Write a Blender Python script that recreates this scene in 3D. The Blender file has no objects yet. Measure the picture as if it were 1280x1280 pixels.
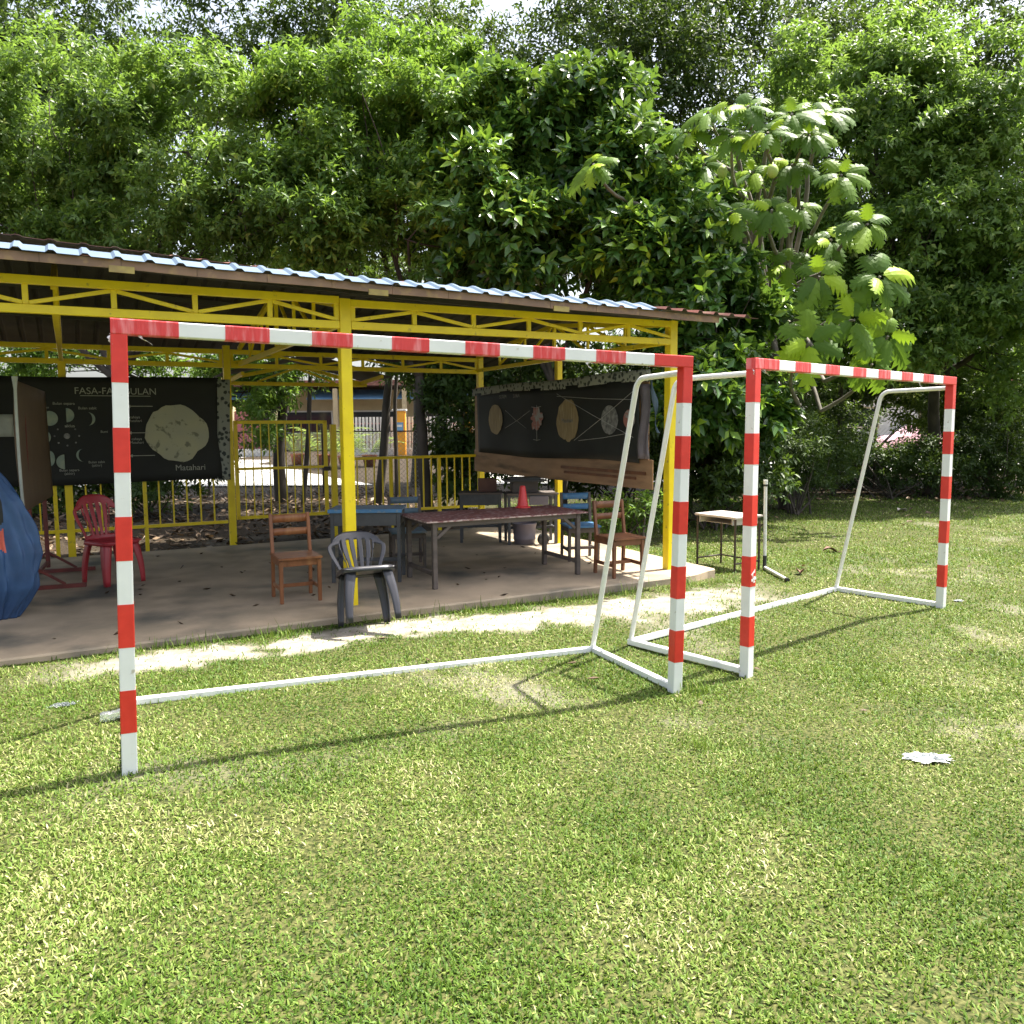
import bpy, bmesh, math, random
import numpy as np
from mathutils import Vector, Matrix
R = math.radians
rng = np.random.default_rng(7)
random.seed(7)
SC = bpy.context.scene
COL = SC.collection

# ------------------------------------------------------------------ camera numbers
F_PX, PITCH, ROLL, CAM_H = 1025.0, 0.0953, -0.0072, 1.601
CX, CY = 640.0, 628.5
_fw = np.array([0, math.cos(PITCH), -math.sin(PITCH)])
_up0 = np.array([0, math.sin(PITCH), math.cos(PITCH)])
_rt0 = np.array([1.0, 0, 0])
_rt = math.cos(ROLL) * _rt0 + math.sin(ROLL) * _up0
_up = -math.sin(ROLL) * _rt0 + math.cos(ROLL) * _up0

def at(u, v, Y):
    """world point seen at photo pixel (u, v), Y metres ahead of the camera foot"""
    d = _fw + _rt * (u - CX) / F_PX - _up * (v - CY) / F_PX
    return np.array([0, 0, CAM_H]) + d * (Y / d[1])

# shelter frame: t along the front, n away from the lawn
YAW = R(28.2)
E_T = np.array([math.cos(YAW), math.sin(YAW), 0])
E_N = np.array([-math.sin(YAW), math.cos(YAW), 0])
FLOOR = 0.05
def S(t, n, z=0.0):
    return E_T * t + E_N * n + np.array([0, 0, z])

# ------------------------------------------------------------------ smooth value noise
_tab = np.random.default_rng(3).random((256, 256))
def vnoise(x, y, s=1.0):
    x = np.asarray(x, float) / s + 37.1; y = np.asarray(y, float) / s + 91.7
    xi = np.floor(x).astype(int); yi = np.floor(y).astype(int)
    fx = x - xi; fy = y - yi
    fx = fx * fx * (3 - 2 * fx); fy = fy * fy * (3 - 2 * fy)
    a = _tab[xi & 255, yi & 255]; b = _tab[(xi + 1) & 255, yi & 255]
    c = _tab[xi & 255, (yi + 1) & 255]; d = _tab[(xi + 1) & 255, (yi + 1) & 255]
    return (a * (1 - fx) + b * fx) * (1 - fy) + (c * (1 - fx) + d * fx) * fy
def fbm(x, y, s=1.0, o=3):
    r = 0; w = 1; t = 0
    for i in range(o):
        r = r + w * vnoise(x + i * 13.7, y - i * 7.3, s / 2 ** i); t += w; w *= .5
    return r / t
def sstep(a, b, x):
    t = np.clip((x - a) / (b - a), 0, 1)
    return t * t * (3 - 2 * t)

# ------------------------------------------------------------------ materials
def _mat(name):
    m = bpy.data.materials.new(name); m.use_nodes = True
    nt = m.node_tree; nt.nodes.clear()
    out = nt.nodes.new('ShaderNodeOutputMaterial')
    p = nt.nodes.new('ShaderNodeBsdfPrincipled')
    nt.links.new(p.outputs[0], out.inputs[0])
    return m, nt, p, out
def pmat(name, c1, c2=None, scale=8, rough=.6, bump=0.0, bscale=None, metal=0.0, lo=.35, hi=.65, stretch=None,
         c3=None, c3scale=3, c3lo=.55, c3hi=.7, detail=5, spec=.5):
    m, nt, p, out = _mat(name)
    tc = nt.nodes.new('ShaderNodeTexCoord')
    mp = nt.nodes.new('ShaderNodeMapping')
    nt.links.new(tc.outputs['Object'], mp.inputs[0])
    if stretch: mp.inputs['Scale'].default_value = stretch
    if c2 is None: c2 = tuple(c * .8 for c in c1)
    def noise(sc, det=detail):
        n = nt.nodes.new('ShaderNodeTexNoise'); n.inputs['Scale'].default_value = sc
        n.inputs['Detail'].default_value = det; nt.links.new(mp.outputs[0], n.inputs['Vector']); return n
    n = noise(scale)
    r = nt.nodes.new('ShaderNodeValToRGB')
    r.color_ramp.elements[0].position = lo; r.color_ramp.elements[1].position = hi
    r.color_ramp.elements[0].color = (*c1, 1); r.color_ramp.elements[1].color = (*c2, 1)
    nt.links.new(n.outputs['Fac'], r.inputs[0])
    colout = r.outputs[0]
    if c3:
        n3 = noise(c3scale)
        mr = nt.nodes.new('ShaderNodeMapRange'); mr.inputs[1].default_value = c3lo; mr.inputs[2].default_value = c3hi
        nt.links.new(n3.outputs['Fac'], mr.inputs[0])
        mx = nt.nodes.new('ShaderNodeMixRGB'); mx.inputs[2].default_value = (*c3, 1)
        nt.links.new(mr.outputs[0], mx.inputs[0]); nt.links.new(colout, mx.inputs[1]); colout = mx.outputs[0]
    nt.links.new(colout, p.inputs['Base Color'])
    p.inputs['Roughness'].default_value = rough; p.inputs['Metallic'].default_value = metal
    p.inputs['Specular IOR Level'].default_value = spec
    if bump:
        b = nt.nodes.new('ShaderNodeBump'); b.inputs['Strength'].default_value = bump; b.inputs['Distance'].default_value = .01
        nb = noise(bscale or scale * 3); nt.links.new(nb.outputs['Fac'], b.inputs['Height'])
        nt.links.new(b.outputs[0], p.inputs['Normal'])
    return m
def leafmat(name, stops, rough=.42, transl=.35, tcol=(.35, .55, .06), spec=.5):
    """leaf colour picked per leaf by the 'rnd' attribute"""
    m, nt, p, out = _mat(name)
    a = nt.nodes.new('ShaderNodeAttribute'); a.attribute_name = 'rnd'
    r = nt.nodes.new('ShaderNodeValToRGB')
    el = r.color_ramp.elements
    el[0].position, el[0].color = stops[0][0], (*stops[0][1], 1)
    el[1].position, el[1].color = stops[-1][0], (*stops[-1][1], 1)
    for pos, c in stops[1:-1]:
        e = el.new(pos); e.color = (*c, 1)
    nt.links.new(a.outputs['Fac'], r.inputs[0])
    nt.links.new(r.outputs[0], p.inputs['Base Color'])
    p.inputs['Roughness'].default_value = rough; p.inputs['Specular IOR Level'].default_value = spec
    if transl > 0:
        t = nt.nodes.new('ShaderNodeBsdfTranslucent')
        mx = nt.nodes.new('ShaderNodeMixRGB'); mx.blend_type = 'MIX'; mx.inputs[0].default_value = .5
        mx.inputs[2].default_value = (*tcol, 1); nt.links.new(r.outputs[0], mx.inputs[1])
        nt.links.new(mx.outputs[0], t.inputs['Color'])
        ms = nt.nodes.new('ShaderNodeMixShader'); ms.inputs[0].default_value = transl
        nt.links.new(p.outputs[0], ms.inputs[1]); nt.links.new(t.outputs[0], ms.inputs[2])
        nt.links.new(ms.outputs[0], out.inputs[0])
    return m

# ------------------------------------------------------------------ mesh builder
class MB:
    def __init__(s): s.v = []; s.f = []; s.m = []; s.s = []
    def add(s, vs, fs, mi=0, sm=False):
        o = len(s.v); s.v += [tuple(map(float, q)) for q in vs]
        for f in fs: s.f.append([i + o for i in f]); s.m.append(mi); s.s.append(sm)
        return s
    def box(s, c, d, mi=0, rz=0.0, M=None):
        x, y, z = d[0] / 2, d[1] / 2, d[2] / 2
        vs = [Vector((a, b, e)) for e in (-z, z) for a, b in ((-x, -y), (x, -y), (x, y), (-x, y))]
        if M is None: M = Matrix.Rotation(rz, 3, 'Z')
        vs = [M @ q + Vector(c) for q in vs]
        return s.add(vs, [(3, 2, 1, 0), (4, 5, 6, 7), (0, 1, 5, 4), (1, 2, 6, 5), (2, 3, 7, 6), (3, 0, 4, 7)], mi)
    def beam(s, a, b, w, h, mi=0, up=(0, 0, 1), w2=None, h2=None):
        """square bar from a to b, w across, h along 'up'"""
        a = Vector(a); b = Vector(b); d = (b - a).normalized(); up = Vector(up)
        if abs(d.dot(up)) > .98: up = Vector((0, 1, 0))
        x = d.cross(up).normalized(); y = x.cross(d).normalized()
        w2 = w if w2 is None else w2; h2 = h if h2 is None else h2
        vs = []
        for q, ww, hh in ((a, w, h), (b, w2, h2)):
            for i, j in ((-1, -1), (1, -1), (1, 1), (-1, 1)): vs.append(q + x * (i * ww / 2) + y * (j * hh / 2))
        return s.add(vs, [(3, 2, 1, 0), (4, 5, 6, 7), (0, 1, 5, 4), (1, 2, 6, 5), (2, 3, 7, 6), (3, 0, 4, 7)], mi)
    def tube(s, pts, r, seg=8, mi=0, caps=True):
        pts = [Vector(q) for q in pts]; n = len(pts)
        rs = r if hasattr(r, '__len__') else [r] * n
        rings = []; ref = None
        for i, q in enumerate(pts):
            d = (pts[min(i + 1, n - 1)] - pts[max(i - 1, 0)]).normalized()
            if ref is None:
                ref = Vector((0, 0, 1)) if abs(d.z) < .9 else Vector((1, 0, 0))
            x = d.cross(ref).normalized(); y = x.cross(d).normalized(); ref = y
            rings.append([q + (x * math.cos(k * 2 * math.pi / seg) + y * math.sin(k * 2 * math.pi / seg)) * rs[i] for k in range(seg)])
        vs = [q for g in rings for q in g]; fs = []
        for i in range(n - 1):
            for k in range(seg):
                k2 = (k + 1) % seg
                fs.append((i * seg + k, i * seg + k2, (i + 1) * seg + k2, (i + 1) * seg + k))
        s.add(vs, fs, mi, True)
        if caps:
            s.add(rings[0], [tuple(reversed(range(seg)))], mi); s.add(rings[-1], [tuple(range(seg))], mi)
        return s
    def lathe(s, prof, seg=24, mi=0, c=(0, 0, 0)):
        vs = []; fs = []
        for r, z in prof:
            for k in range(seg):
                a = k * 2 * math.pi / seg; vs.append((c[0] + r * math.cos(a), c[1] + r * math.sin(a), c[2] + z))
        for i in range(len(prof) - 1):
            for k in range(seg):
                k2 = (k + 1) % seg; fs.append((i * seg + k, i * seg + k2, (i + 1) * seg + k2, (i + 1) * seg + k))
        return s.add(vs, fs, mi, True)
    def grid(s, fn, nu, nv, mi=0, skip=None, sm=True, mif=None):
        vs = [fn(i / nu, j / nv) for j in range(nv + 1) for i in range(nu + 1)]
        o = len(s.v); s.v += [tuple(map(float, q)) for q in vs]
        for j in range(nv):
            for i in range(nu):
                if skip and skip((i + .5) / nu, (j + .5) / nv): continue
                a = o + j * (nu + 1) + i
                s.f.append([a, a + 1, a + nu + 2, a + nu + 1]); s.s.append(sm)
                s.m.append(mif((i + .5) / nu, (j + .5) / nv) if mif else mi)
        return s
    def build(s, name, mats, parent=None, bevel=0.0, solid=0.0, loc=None, seg=2):
        me = bpy.data.meshes.new(name)
        me.from_pydata(s.v, [], s.f); me.update()
        if not isinstance(mats, (list, tuple)): mats = [mats]
        for m in mats: me.materials.append(m)
        me.polygons.foreach_set('material_index', s.m)
        me.polygons.foreach_set('use_smooth', s.s)
        if bevel:
            bm = bmesh.new(); bm.from_mesh(me)
            ed = [e for e in bm.edges if len(e.link_faces) == 2 and e.calc_face_angle(0) > .6]
            bmesh.ops.bevel(bm, geom=ed, offset=bevel, segments=seg, affect='EDGES', clamp_overlap=True)
            bm.to_mesh(me); bm.free()
        o = bpy.data.objects.new(name, me); COL.objects.link(o)
        if loc is not None: o.location = tuple(loc)
        if parent: o.parent = parent
        if solid:
            md = o.modifiers.new('thick', 'SOLIDIFY'); md.thickness = solid; md.offset = 0
        return o

def tag(o, label=None, cat=None, group=None, kind=None):
    if label: o['label'] = label
    if cat: o['category'] = cat
    if group: o['group'] = group
    if kind: o['kind'] = kind
    return o
def thing(name, label, cat, loc=(0, 0, 0), rz=0.0, group=None):
    o = bpy.data.objects.new(name, None); COL.objects.link(o)
    o.empty_display_size = .2
    o.location = tuple(map(float, loc)); o.rotation_euler = (0, 0, rz)
    return tag(o, label, cat, group)
def copy_tree(o, parent=None):
    c = o.copy(); COL.objects.link(c)
    if parent is not None: c.parent = parent
    for ch in list(o.children): copy_tree(ch, c)
    return c
def np_mesh(name, V, faces, mats, rnd=None, parent=None, smooth=False, mi=None):
    """V (N,k,3) copies of one small pattern whose faces are index lists into k (quads only or tris only)"""
    N, k, _ = V.shape
    F = np.array(faces, int); nf, fl = F.shape
    idx = (F[None] + (np.arange(N) * k)[:, None, None]).reshape(-1)
    me = bpy.data.meshes.new(name)
    me.vertices.add(N * k); me.vertices.foreach_set('co', V.reshape(-1).astype(np.float32))
    me.loops.add(len(idx)); me.loops.foreach_set('vertex_index', idx.astype(np.int32))
    me.polygons.add(N * nf); me.polygons.foreach_set('loop_start', (np.arange(N * nf) * fl).astype(np.int32))
    me.update(calc_edges=True)
    if rnd is not None:
        at_ = me.attributes.new('rnd', 'FLOAT', 'POINT')
        at_.data.foreach_set('value', np.repeat(rnd, k).astype(np.float32))
    for m in (mats if isinstance(mats, (list, tuple)) else [mats]): me.materials.append(m)
    if smooth: me.polygons.foreach_set('use_smooth', np.ones(N * nf, bool))
    o = bpy.data.objects.new(name, me); COL.objects.link(o)
    if parent: o.parent = parent
    return o
def unit(a): return a / np.maximum(np.linalg.norm(a, axis=-1, keepdims=True), 1e-9)

# ------------------------------------------------------------------ colours
M = {}
M['red_tape'] = pmat('red_tape', (.62, .030, .022), (.70, .040, .028), scale=14, rough=.38, bump=.08, bscale=30)
M['red_wrap'] = pmat('red_wrap', (.66, .045, .045), (.80, .26, .27), scale=16, rough=.32, lo=.45, hi=.72, stretch=(2.2, 1, .35), bump=.5, bscale=18)
M['white_paint'] = pmat('white_paint', (.80, .81, .80), (.74, .75, .74), scale=7, rough=.45, bump=.06, c3=(.50, .46, .38), c3scale=26, c3lo=.66, c3hi=.74)
M['white_pipe'] = pmat('white_pipe', (.78, .77, .73), (.62, .58, .50), scale=9, rough=.45, lo=.55, hi=.85, bump=.08)
M['yellow'] = pmat('yellow_paint', (.93, .72, .010), (.84, .63, .012), scale=6, rough=.40, bump=.10, bscale=40, c3=(.36, .25, .06), c3scale=15, c3lo=.64, c3hi=.76)
M['yellow_old'] = pmat('dull_yellow_paint', (.42, .33, .10), (.30, .22, .09), scale=14, rough=.7)
M['roof_red'] = pmat('roof_red', (.23, .085, .06), (.15, .06, .045), scale=3, rough=.6, stretch=(1, .3, 1), c3=(.30, .18, .13), c3scale=7)
M['roof_light'] = pmat('roof_light', (.125, .18, .255), (.10, .145, .21), scale=5, rough=.55, metal=.0, spec=.3, stretch=(1, .3, 1))
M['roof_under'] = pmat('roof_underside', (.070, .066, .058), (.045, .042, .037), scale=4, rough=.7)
M['fascia'] = pmat('fascia_metal', (.27, .16, .10), (.20, .12, .08), scale=5, rough=.55, c3=(.34, .22, .10), c3scale=9)
M['concrete'] = pmat('concrete', (.43, .335, .235), (.29, .235, .165), scale=2.3, rough=.72, bump=.3, bscale=60, c3=(.085, .085, .070), c3scale=1.1, c3lo=.50, c3hi=.68, detail=9)
M['wood_orange'] = pmat('orange_wood', (.30, .115, .045), (.19, .07, .028), scale=9, rough=.42, stretch=(1, 1, .25), bump=.08, c3=(.45, .21, .09), c3scale=5)
M['wood_brown'] = pmat('brown_wood', (.22, .088, .038), (.14, .055, .026), scale=9, rough=.5, stretch=(1, 1, .25), bump=.1)
M['wood_grey'] = pmat('weathered_wood', (.13, .105, .09), (.085, .07, .062), scale=12, rough=.75, stretch=(.3, 1, 1), bump=.2)
M['maroon'] = pmat('maroon_board', (.22, .080, .072), (.15, .052, .050), scale=10, rough=.55, bump=.2, c3=(.40, .30, .28), c3scale=24, c3lo=.56, c3hi=.62)
M['edge_white'] = pmat('worn_edge', (.50, .40, .36), (.22, .10, .10), scale=22, rough=.7, lo=.42, hi=.58)
M['blue_paint'] = pmat('blue_paint', (.075, .22, .42), (.06, .17, .33), scale=7, rough=.5, c3=(.20, .26, .30), c3scale=14, c3lo=.6, c3hi=.7)
M['blue_grey'] = pmat('faded_blue_paint', (.12, .19, .26), (.09, .14, .19), scale=7, rough=.6, c3=(.17, .17, .16), c3scale=12)
M['dark_desk'] = pmat('dark_grey_board', (.075, .08, .085), (.055, .055, .06), scale=9, rough=.6, bump=.1)
M['plastic_dark'] = pmat('dark_grey_plastic', (.028, .028, .034), (.042, .042, .050), scale=4, rough=.30)
M['plastic_red'] = pmat('red_plastic', (.40, .035, .045), (.33, .03, .04), scale=4, rough=.36)
M['cone'] = pmat('red_cone_plastic', (.75, .060, .055), (.68, .05, .05), scale=4, rough=.4)
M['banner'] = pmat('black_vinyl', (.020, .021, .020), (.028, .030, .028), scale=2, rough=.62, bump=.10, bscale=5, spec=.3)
M['ink_pale'] = pmat('pale_print', (.42, .43, .36), (.34, .35, .30), scale=8, rough=.5)
M['ink_moon'] = pmat('moon_print', (.19, .27, .24), (.33, .38, .28), scale=9, rough=.5)
M['ink_sun'] = pmat('sun_print', (.48, .47, .30), (.42, .42, .31), scale=3, rough=.5, c3=(.20, .20, .13), c3scale=12, c3lo=.60, c3hi=.68)
M['planet_tan'] = pmat('tan_planet_print', (.36, .26, .12), (.27, .19, .08), scale=6, rough=.55, stretch=(4, 4, .6), c3=(.45, .36, .2), c3scale=14)
M['planet_grey'] = pmat('grey_planet_print', (.30, .30, .28), (.10, .10, .10), scale=22, rough=.5)
M['planet_red'] = pmat('red_planet_print', (.36, .13, .10), (.34, .32, .30), scale=14, rough=.5, lo=.48, hi=.55)
M['string'] = pmat('white_string', (.50, .50, .47), rough=.8)
M['plywood'] = pmat('plywood', (.42, .255, .14), (.30, .175, .095), scale=5, rough=.6, stretch=(.4, .4, 2.5), c3=(.08, .05, .03), c3scale=3, c3lo=.55, c3hi=.75)
def floral():
    m, nt, p, out = _mat('floral_cloth')
    tc = nt.nodes.new('ShaderNodeTexCoord'); v = nt.nodes.new('ShaderNodeTexVoronoi'); v.inputs['Scale'].default_value = 17
    nt.links.new(tc.outputs['Object'], v.inputs['Vector'])
    r = nt.nodes.new('ShaderNodeValToRGB'); e = r.color_ramp.elements
    e[0].position, e[0].color = .38, (.05, .06, .06, 1); e[1].position, e[1].color = .50, (.33, .35, .31, 1)
    n = nt.nodes.new('ShaderNodeTexNoise'); n.inputs['Scale'].default_value = 40; nt.links.new(tc.outputs['Object'], n.inputs['Vector'])
    ad = nt.nodes.new('ShaderNodeMath'); ad.operation = 'MULTIPLY_ADD'; ad.inputs[1].default_value = .5
    nt.links.new(n.outputs['Fac'], ad.inputs[0]); nt.links.new(v.outputs['Distance'], ad.inputs[2])
    ad2 = nt.nodes.new('ShaderNodeMath'); ad2.operation = 'SUBTRACT'; ad2.inputs[1].default_value = .2
    nt.links.new(ad.outputs[0], ad2.inputs[0]); nt.links.new(ad2.outputs[0], r.inputs[0])
    nt.links.new(r.outputs[0], p.inputs['Base Color']); p.inputs['Roughness'].default_value = .85
    return m
M['floral'] = floral()
M['hardboard'] = pmat('brown_hardboard', (.17, .118, .078), (.145, .10, .066), scale=3, rough=.75)
M['stand_red'] = pmat('red_brown_metal', (.19, .040, .030), (.12, .03, .025), scale=8, rough=.55)
M['alu'] = pmat('pale_edge_strip', (.52, .55, .50), (.42, .45, .42), scale=8, rough=.5)
M['tarp'] = pmat('blue_canvas', (.038, .095, .22), (.026, .066, .16), scale=5, rough=.55, bump=.3, bscale=9)
M['orange_cloth'] = pmat('orange_cloth', (.66, .13, .08), (.55, .10, .06), scale=9, rough=.6)
M['dark_steel'] = pmat('dark_steel', (.045, .04, .036), (.08, .05, .035), scale=16, rough=.5, metal=.4)
M['desk_top'] = pmat('pale_laminate', (.58, .52, .48), (.48, .42, .38), scale=6, rough=.5)
M['pvc'] = pmat('white_pvc', (.74, .74, .71), (.62, .62, .58), scale=6, rough=.35)
M['black_rubber'] = pmat('black_rubber', (.02, .02, .02), rough=.6)
M['pail'] = pmat('mauve_grey_plastic', (.19, .165, .19), (.14, .125, .145), scale=6, rough=.5)
M['crate_brown'] = pmat('brown_crate', (.16, .075, .05), (.11, .05, .035), scale=6, rough=.7)
M['clear_plastic'] = pmat('crumpled_plastic', (.64, .66, .66), (.42, .44, .44), scale=34, rough=.3, bump=.8)
M['clear_film'] = pmat('clear_film', (.85, .9, .9), (.8, .86, .88), scale=30, rough=.15, bump=.4)
_p = M['clear_film'].node_tree.nodes['Principled BSDF']; _p.inputs['Transmission Weight'].default_value = .9; _p.inputs['IOR'].default_value = 1.3
M['bark'] = pmat('bark', (.085, .070, .055), (.045, .038, .030), scale=7, rough=.9, bump=.6, bscale=22, stretch=(1, 1, .3))
M['bark_pale'] = pmat('pale_bark', (.20, .18, .15), (.11, .10, .08), scale=7, rough=.85, bump=.5, bscale=22, stretch=(1, 1, .4))
M['wire'] = pmat('galvanised_wire', (.30, .31, .30), rough=.5, metal=.6)
M['maroon_wall'] = pmat('maroon_wall', (.24, .070, .085), (.20, .06, .07), scale=3, rough=.8)
M['cream'] = pmat('cream_wall', (.52, .42, .25), (.46, .37, .22), scale=2, rough=.8)
M['white_wall'] = pmat('white_wall', (.72, .70, .66), (.62, .60, .56), scale=2, rough=.8)
M['awning'] = pmat('blue_awning', (.16, .33, .52), (.13, .28, .46), scale=3, rough=.6)
M['orange_post'] = pmat('orange_paint', (.80, .36, .03), (.72, .32, .03), scale=3, rough=.6)
M['road'] = pmat('pale_concrete_road', (.50, .49, .46), (.42, .41, .39), scale=1.2, rough=.85, detail=9)
M['pot'] = pmat('terracotta', (.34, .13, .08), (.28, .10, .06), scale=6, rough=.8)
M['glass'] = pmat('dark_glass', (.02, .025, .03), rough=.08)
M['car_paint'] = pmat('pale_pink_car_paint', (.70, .42, .45), (.66, .40, .43), scale=2, rough=.25)
M['sand_pale'] = None

# ------------------------------------------------------------------ world, sun, camera
SUN_AZ, SUN_EL = R(27.4), R(64.0)
sdir = Vector((math.cos(SUN_AZ) * math.cos(SUN_EL), math.sin(SUN_AZ) * math.cos(SUN_EL), math.sin(SUN_EL)))
w = bpy.data.worlds.new('World'); SC.world = w; w.use_nodes = True
nt = w.node_tree; bg = nt.nodes['Background']
sky = nt.nodes.new('ShaderNodeTexSky'); sky.sky_type = 'NISHITA'; sky.sun_disc = False
sky.sun_elevation = SUN_EL; sky.sun_rotation = R(90) - SUN_AZ
sky.air_density = 1.0; sky.dust_density = 4.5; sky.ozone_density = 1.0
hs_ = nt.nodes.new('ShaderNodeHueSaturation'); hs_.inputs['Saturation'].default_value = .55; nt.links.new(sky.outputs[0], hs_.inputs['Color'])
nt.links.new(hs_.outputs[0], bg.inputs['Color']); bg.inputs['Strength'].default_value = .125
sl = bpy.data.lights.new('sun', 'SUN'); sl.energy = 4.9; sl.angle = R(.55); sl.color = (1.0, .94, .83)
so = bpy.data.objects.new('sun', sl); COL.objects.link(so)
so.rotation_euler = sdir.to_track_quat('Z', 'Y').to_euler(); so.location = (20, 10, 30)
cam = bpy.data.cameras.new('camera'); co = bpy.data.objects.new('camera', cam); COL.objects.link(co)
cam.sensor_width = 36; cam.lens = F_PX / 1280 * 36; cam.shift_y = -11.5 / 1280; cam.clip_end = 1500; cam.clip_start = .05
mw = Matrix.Identity(4)
for i, col in enumerate((_rt, _up, -_fw)):
    for j in range(3): mw[j][i] = col[j]
mw[2][3] = CAM_H
co.matrix_world = mw; SC.camera = co
SC.view_settings.view_transform = 'Standard'; SC.view_settings.look = 'None'
SC.view_settings.exposure = 1.6; SC.view_settings.gamma = 1
SC.cycles.max_bounces = 8; SC.cycles.diffuse_bounces = 4; SC.cycles.transmission_bounces = 4
SC.cycles.sample_clamp_indirect = 8

# ------------------------------------------------------------------ ground
def tn(x, y): return E_T[0] * x + E_T[1] * y, E_N[0] * x + E_N[1] * y
def ground_z(x, y):
    x = np.asarray(x, float); y = np.asarray(y, float)
    t, n = tn(x, y)
    base = -.075 * sstep(-1.9, 1.2, x) - .015 * sstep(1.2, 4, x)
    base = base * (1 - .65 * sstep(5.0, 6.1, n) * (1 - sstep(5.2, 7, t)))
    base = base - .06 * sstep(11.0, 11.6, n) * (1 - sstep(6, 8, t))
    return base + .018 * (fbm(x, y, 1.6, 3) - .5) * sstep(2.0, 5.0, y)
def bare_spots(x, y):
    r = 0
    for cx_, cy_, w_ in ((3.85, 6.35, .60), (2.75, 4.35, .40), (4.6, 9.0, .8), (-.3, 5.3, .4)):
        r = np.maximum(r, np.exp(-(((x - cx_) / w_) ** 2 + ((y - cy_) / (w_ * .6)) ** 2)) * 1.9 * sstep(.32, .72, fbm(x, y, .22, 4)))
    return np.clip(r, 0, 1)
def sand_mask(x, y):
    t, n = tn(x, y)
    c = 6.02 - .30 * sstep(2.2, 5.0, t); hw = .21 + .17 * sstep(1.8, 4.6, t)
    nz = (fbm(x, y, .45, 5) - .5)
    d = np.abs(n - c) / hw + nz * 1.7 + (vnoise(x, y, .13) - .5) * .9
    m = 1 - sstep(.65, 1.25, d)
    m = m * sstep(-.6, .4, t + nz) * (1 - sstep(4.9, 6.3, t + nz * 1.5))
    # bare pale patches in the lawn
    bare = sstep(.60, .80, fbm(x + 5, y + 3, .8, 4)) * .38 * sstep(3.0, 4.2, y) * (1 - sstep(13, 15, y))
    return np.clip(np.maximum(m, np.maximum(bare, .30 * bare_spots(x, y))), 0, 1)
def litter_mask(x, y):
    t, n = tn(x, y)
    a = sstep(11.2, 11.9, n) * (1 - sstep(6.2, 8.5, t))
    b = sstep(15.5, 19.0, y + 2.5 * (fbm(x, y, 2.5, 3) - .5) - .12 * np.maximum(x - 4, 0))
    return np.clip(np.maximum(a, b), 0, 1)
def axis(lo, f0, f1, hi, step):
    a = np.arange(f0, f1 + 1e-6, step); l = []; q = f0; s_ = step
    while q > lo: s_ *= 1.35; q -= s_; l.append(q)
    r = []; q = f1; s_ = step
    while q < hi: s_ *= 1.35; q += s_; r.append(q)
    return np.array(l[::-1] + list(a) + r)
gx = axis(-350, -9, 13, 350, .085); gy = axis(-120, 1.0, 20, 600, .085)
GX, GY = np.meshgrid(gx, gy); GZ = ground_z(GX, GY)
nx, ny = len(gx), len(gy)
me = bpy.data.meshes.new('lawn')
V = np.stack([GX, GY, GZ], -1).reshape(-1, 3)
I = (np.arange(ny - 1)[:, None] * nx + np.arange(nx - 1)[None]).reshape(-1)
Q = np.stack([I, I + 1, I + nx + 1, I + nx], -1)
me.vertices.add(len(V)); me.vertices.foreach_set('co', V.reshape(-1).astype(np.float32))
me.loops.add(Q.size); me.loops.foreach_set('vertex_index', Q.reshape(-1).astype(np.int32))
me.polygons.add(len(Q)); me.polygons.foreach_set('loop_start', (np.arange(len(Q)) * 4).astype(np.int32))
me.update(calc_edges=True); me.polygons.foreach_set('use_smooth', np.ones(len(Q), bool))
for nm, fn in (('sand', sand_mask), ('litter', litter_mask)):
    a_ = me.attributes.new(nm, 'FLOAT', 'POINT'); a_.data.foreach_set('value', fn(GX, GY).reshape(-1).astype(np.float32))
lawn = bpy.data.objects.new('lawn', me); COL.objects.link(lawn); tag(lawn, kind='structure')
def lawnmat():
    m, nt, p, out = _mat('lawn_soil')
    tc = nt.nodes.new('ShaderNodeTexCoord')
    def noise(sc, d=6):
        n = nt.nodes.new('ShaderNodeTexNoise'); n.inputs['Scale'].default_value = sc; n.inputs['Detail'].default_value = d
        nt.links.new(tc.outputs['Object'], n.inputs['Vector']); return n
    def ramp(src, a, ca, b, cb):
        r = nt.nodes.new('ShaderNodeValToRGB'); e = r.color_ramp.elements
        e[0].position, e[0].color = a, (*ca, 1); e[1].position, e[1].color = b, (*cb, 1)
        nt.links.new(src, r.inputs[0]); return r.outputs[0]
    def mix(f, a, b):
        x = nt.nodes.new('ShaderNodeMixRGB'); nt.links.new(f, x.inputs[0]); nt.links.new(a, x.inputs[1]); nt.links.new(b, x.inputs[2]); return x.outputs[0]
    def attr(n):
        a = nt.nodes.new('ShaderNodeAttribute'); a.attribute_name = n; return a.outputs['Fac']
    n1 = noise(55); n2 = noise(1.3); n3 = noise(9); n4 = noise(120, 3)
    green = ramp(n1.outputs['Fac'], .38, (.022, .032, .008), .72, (.14, .14, .05))
    sand = ramp(n3.outputs['Fac'], .35, (.22, .195, .155), .65, (.35, .325, .275))
    grit = ramp(n4.outputs['Fac'], .40, (.11, .09, .065), .52, (.42, .385, .32))
    sand2 = mix(ramp(n3.outputs['Fac'], .5, (0, 0, 0), .62, (.5, .5, .5)), sand, grit)
    lit = ramp(n1.outputs['Fac'], .38, (.018, .014, .010), .66, (.070, .052, .034))
    c = mix(attr('litter'), green, lit)
    c = mix(attr('sand'), c, sand2)
    nt.links.new(c, p.inputs['Base Color']); p.inputs['Roughness'].default_value = .95
    p.inputs['Specular IOR Level'].default_value = .15
    b = nt.nodes.new('ShaderNodeBump'); b.inputs['Strength'].default_value = .7; b.inputs['Distance'].default_value = .015
    nt.links.new(n1.outputs['Fac'], b.inputs['Height']); nt.links.new(b.outputs[0], p.inputs['Normal'])
    return m
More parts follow.
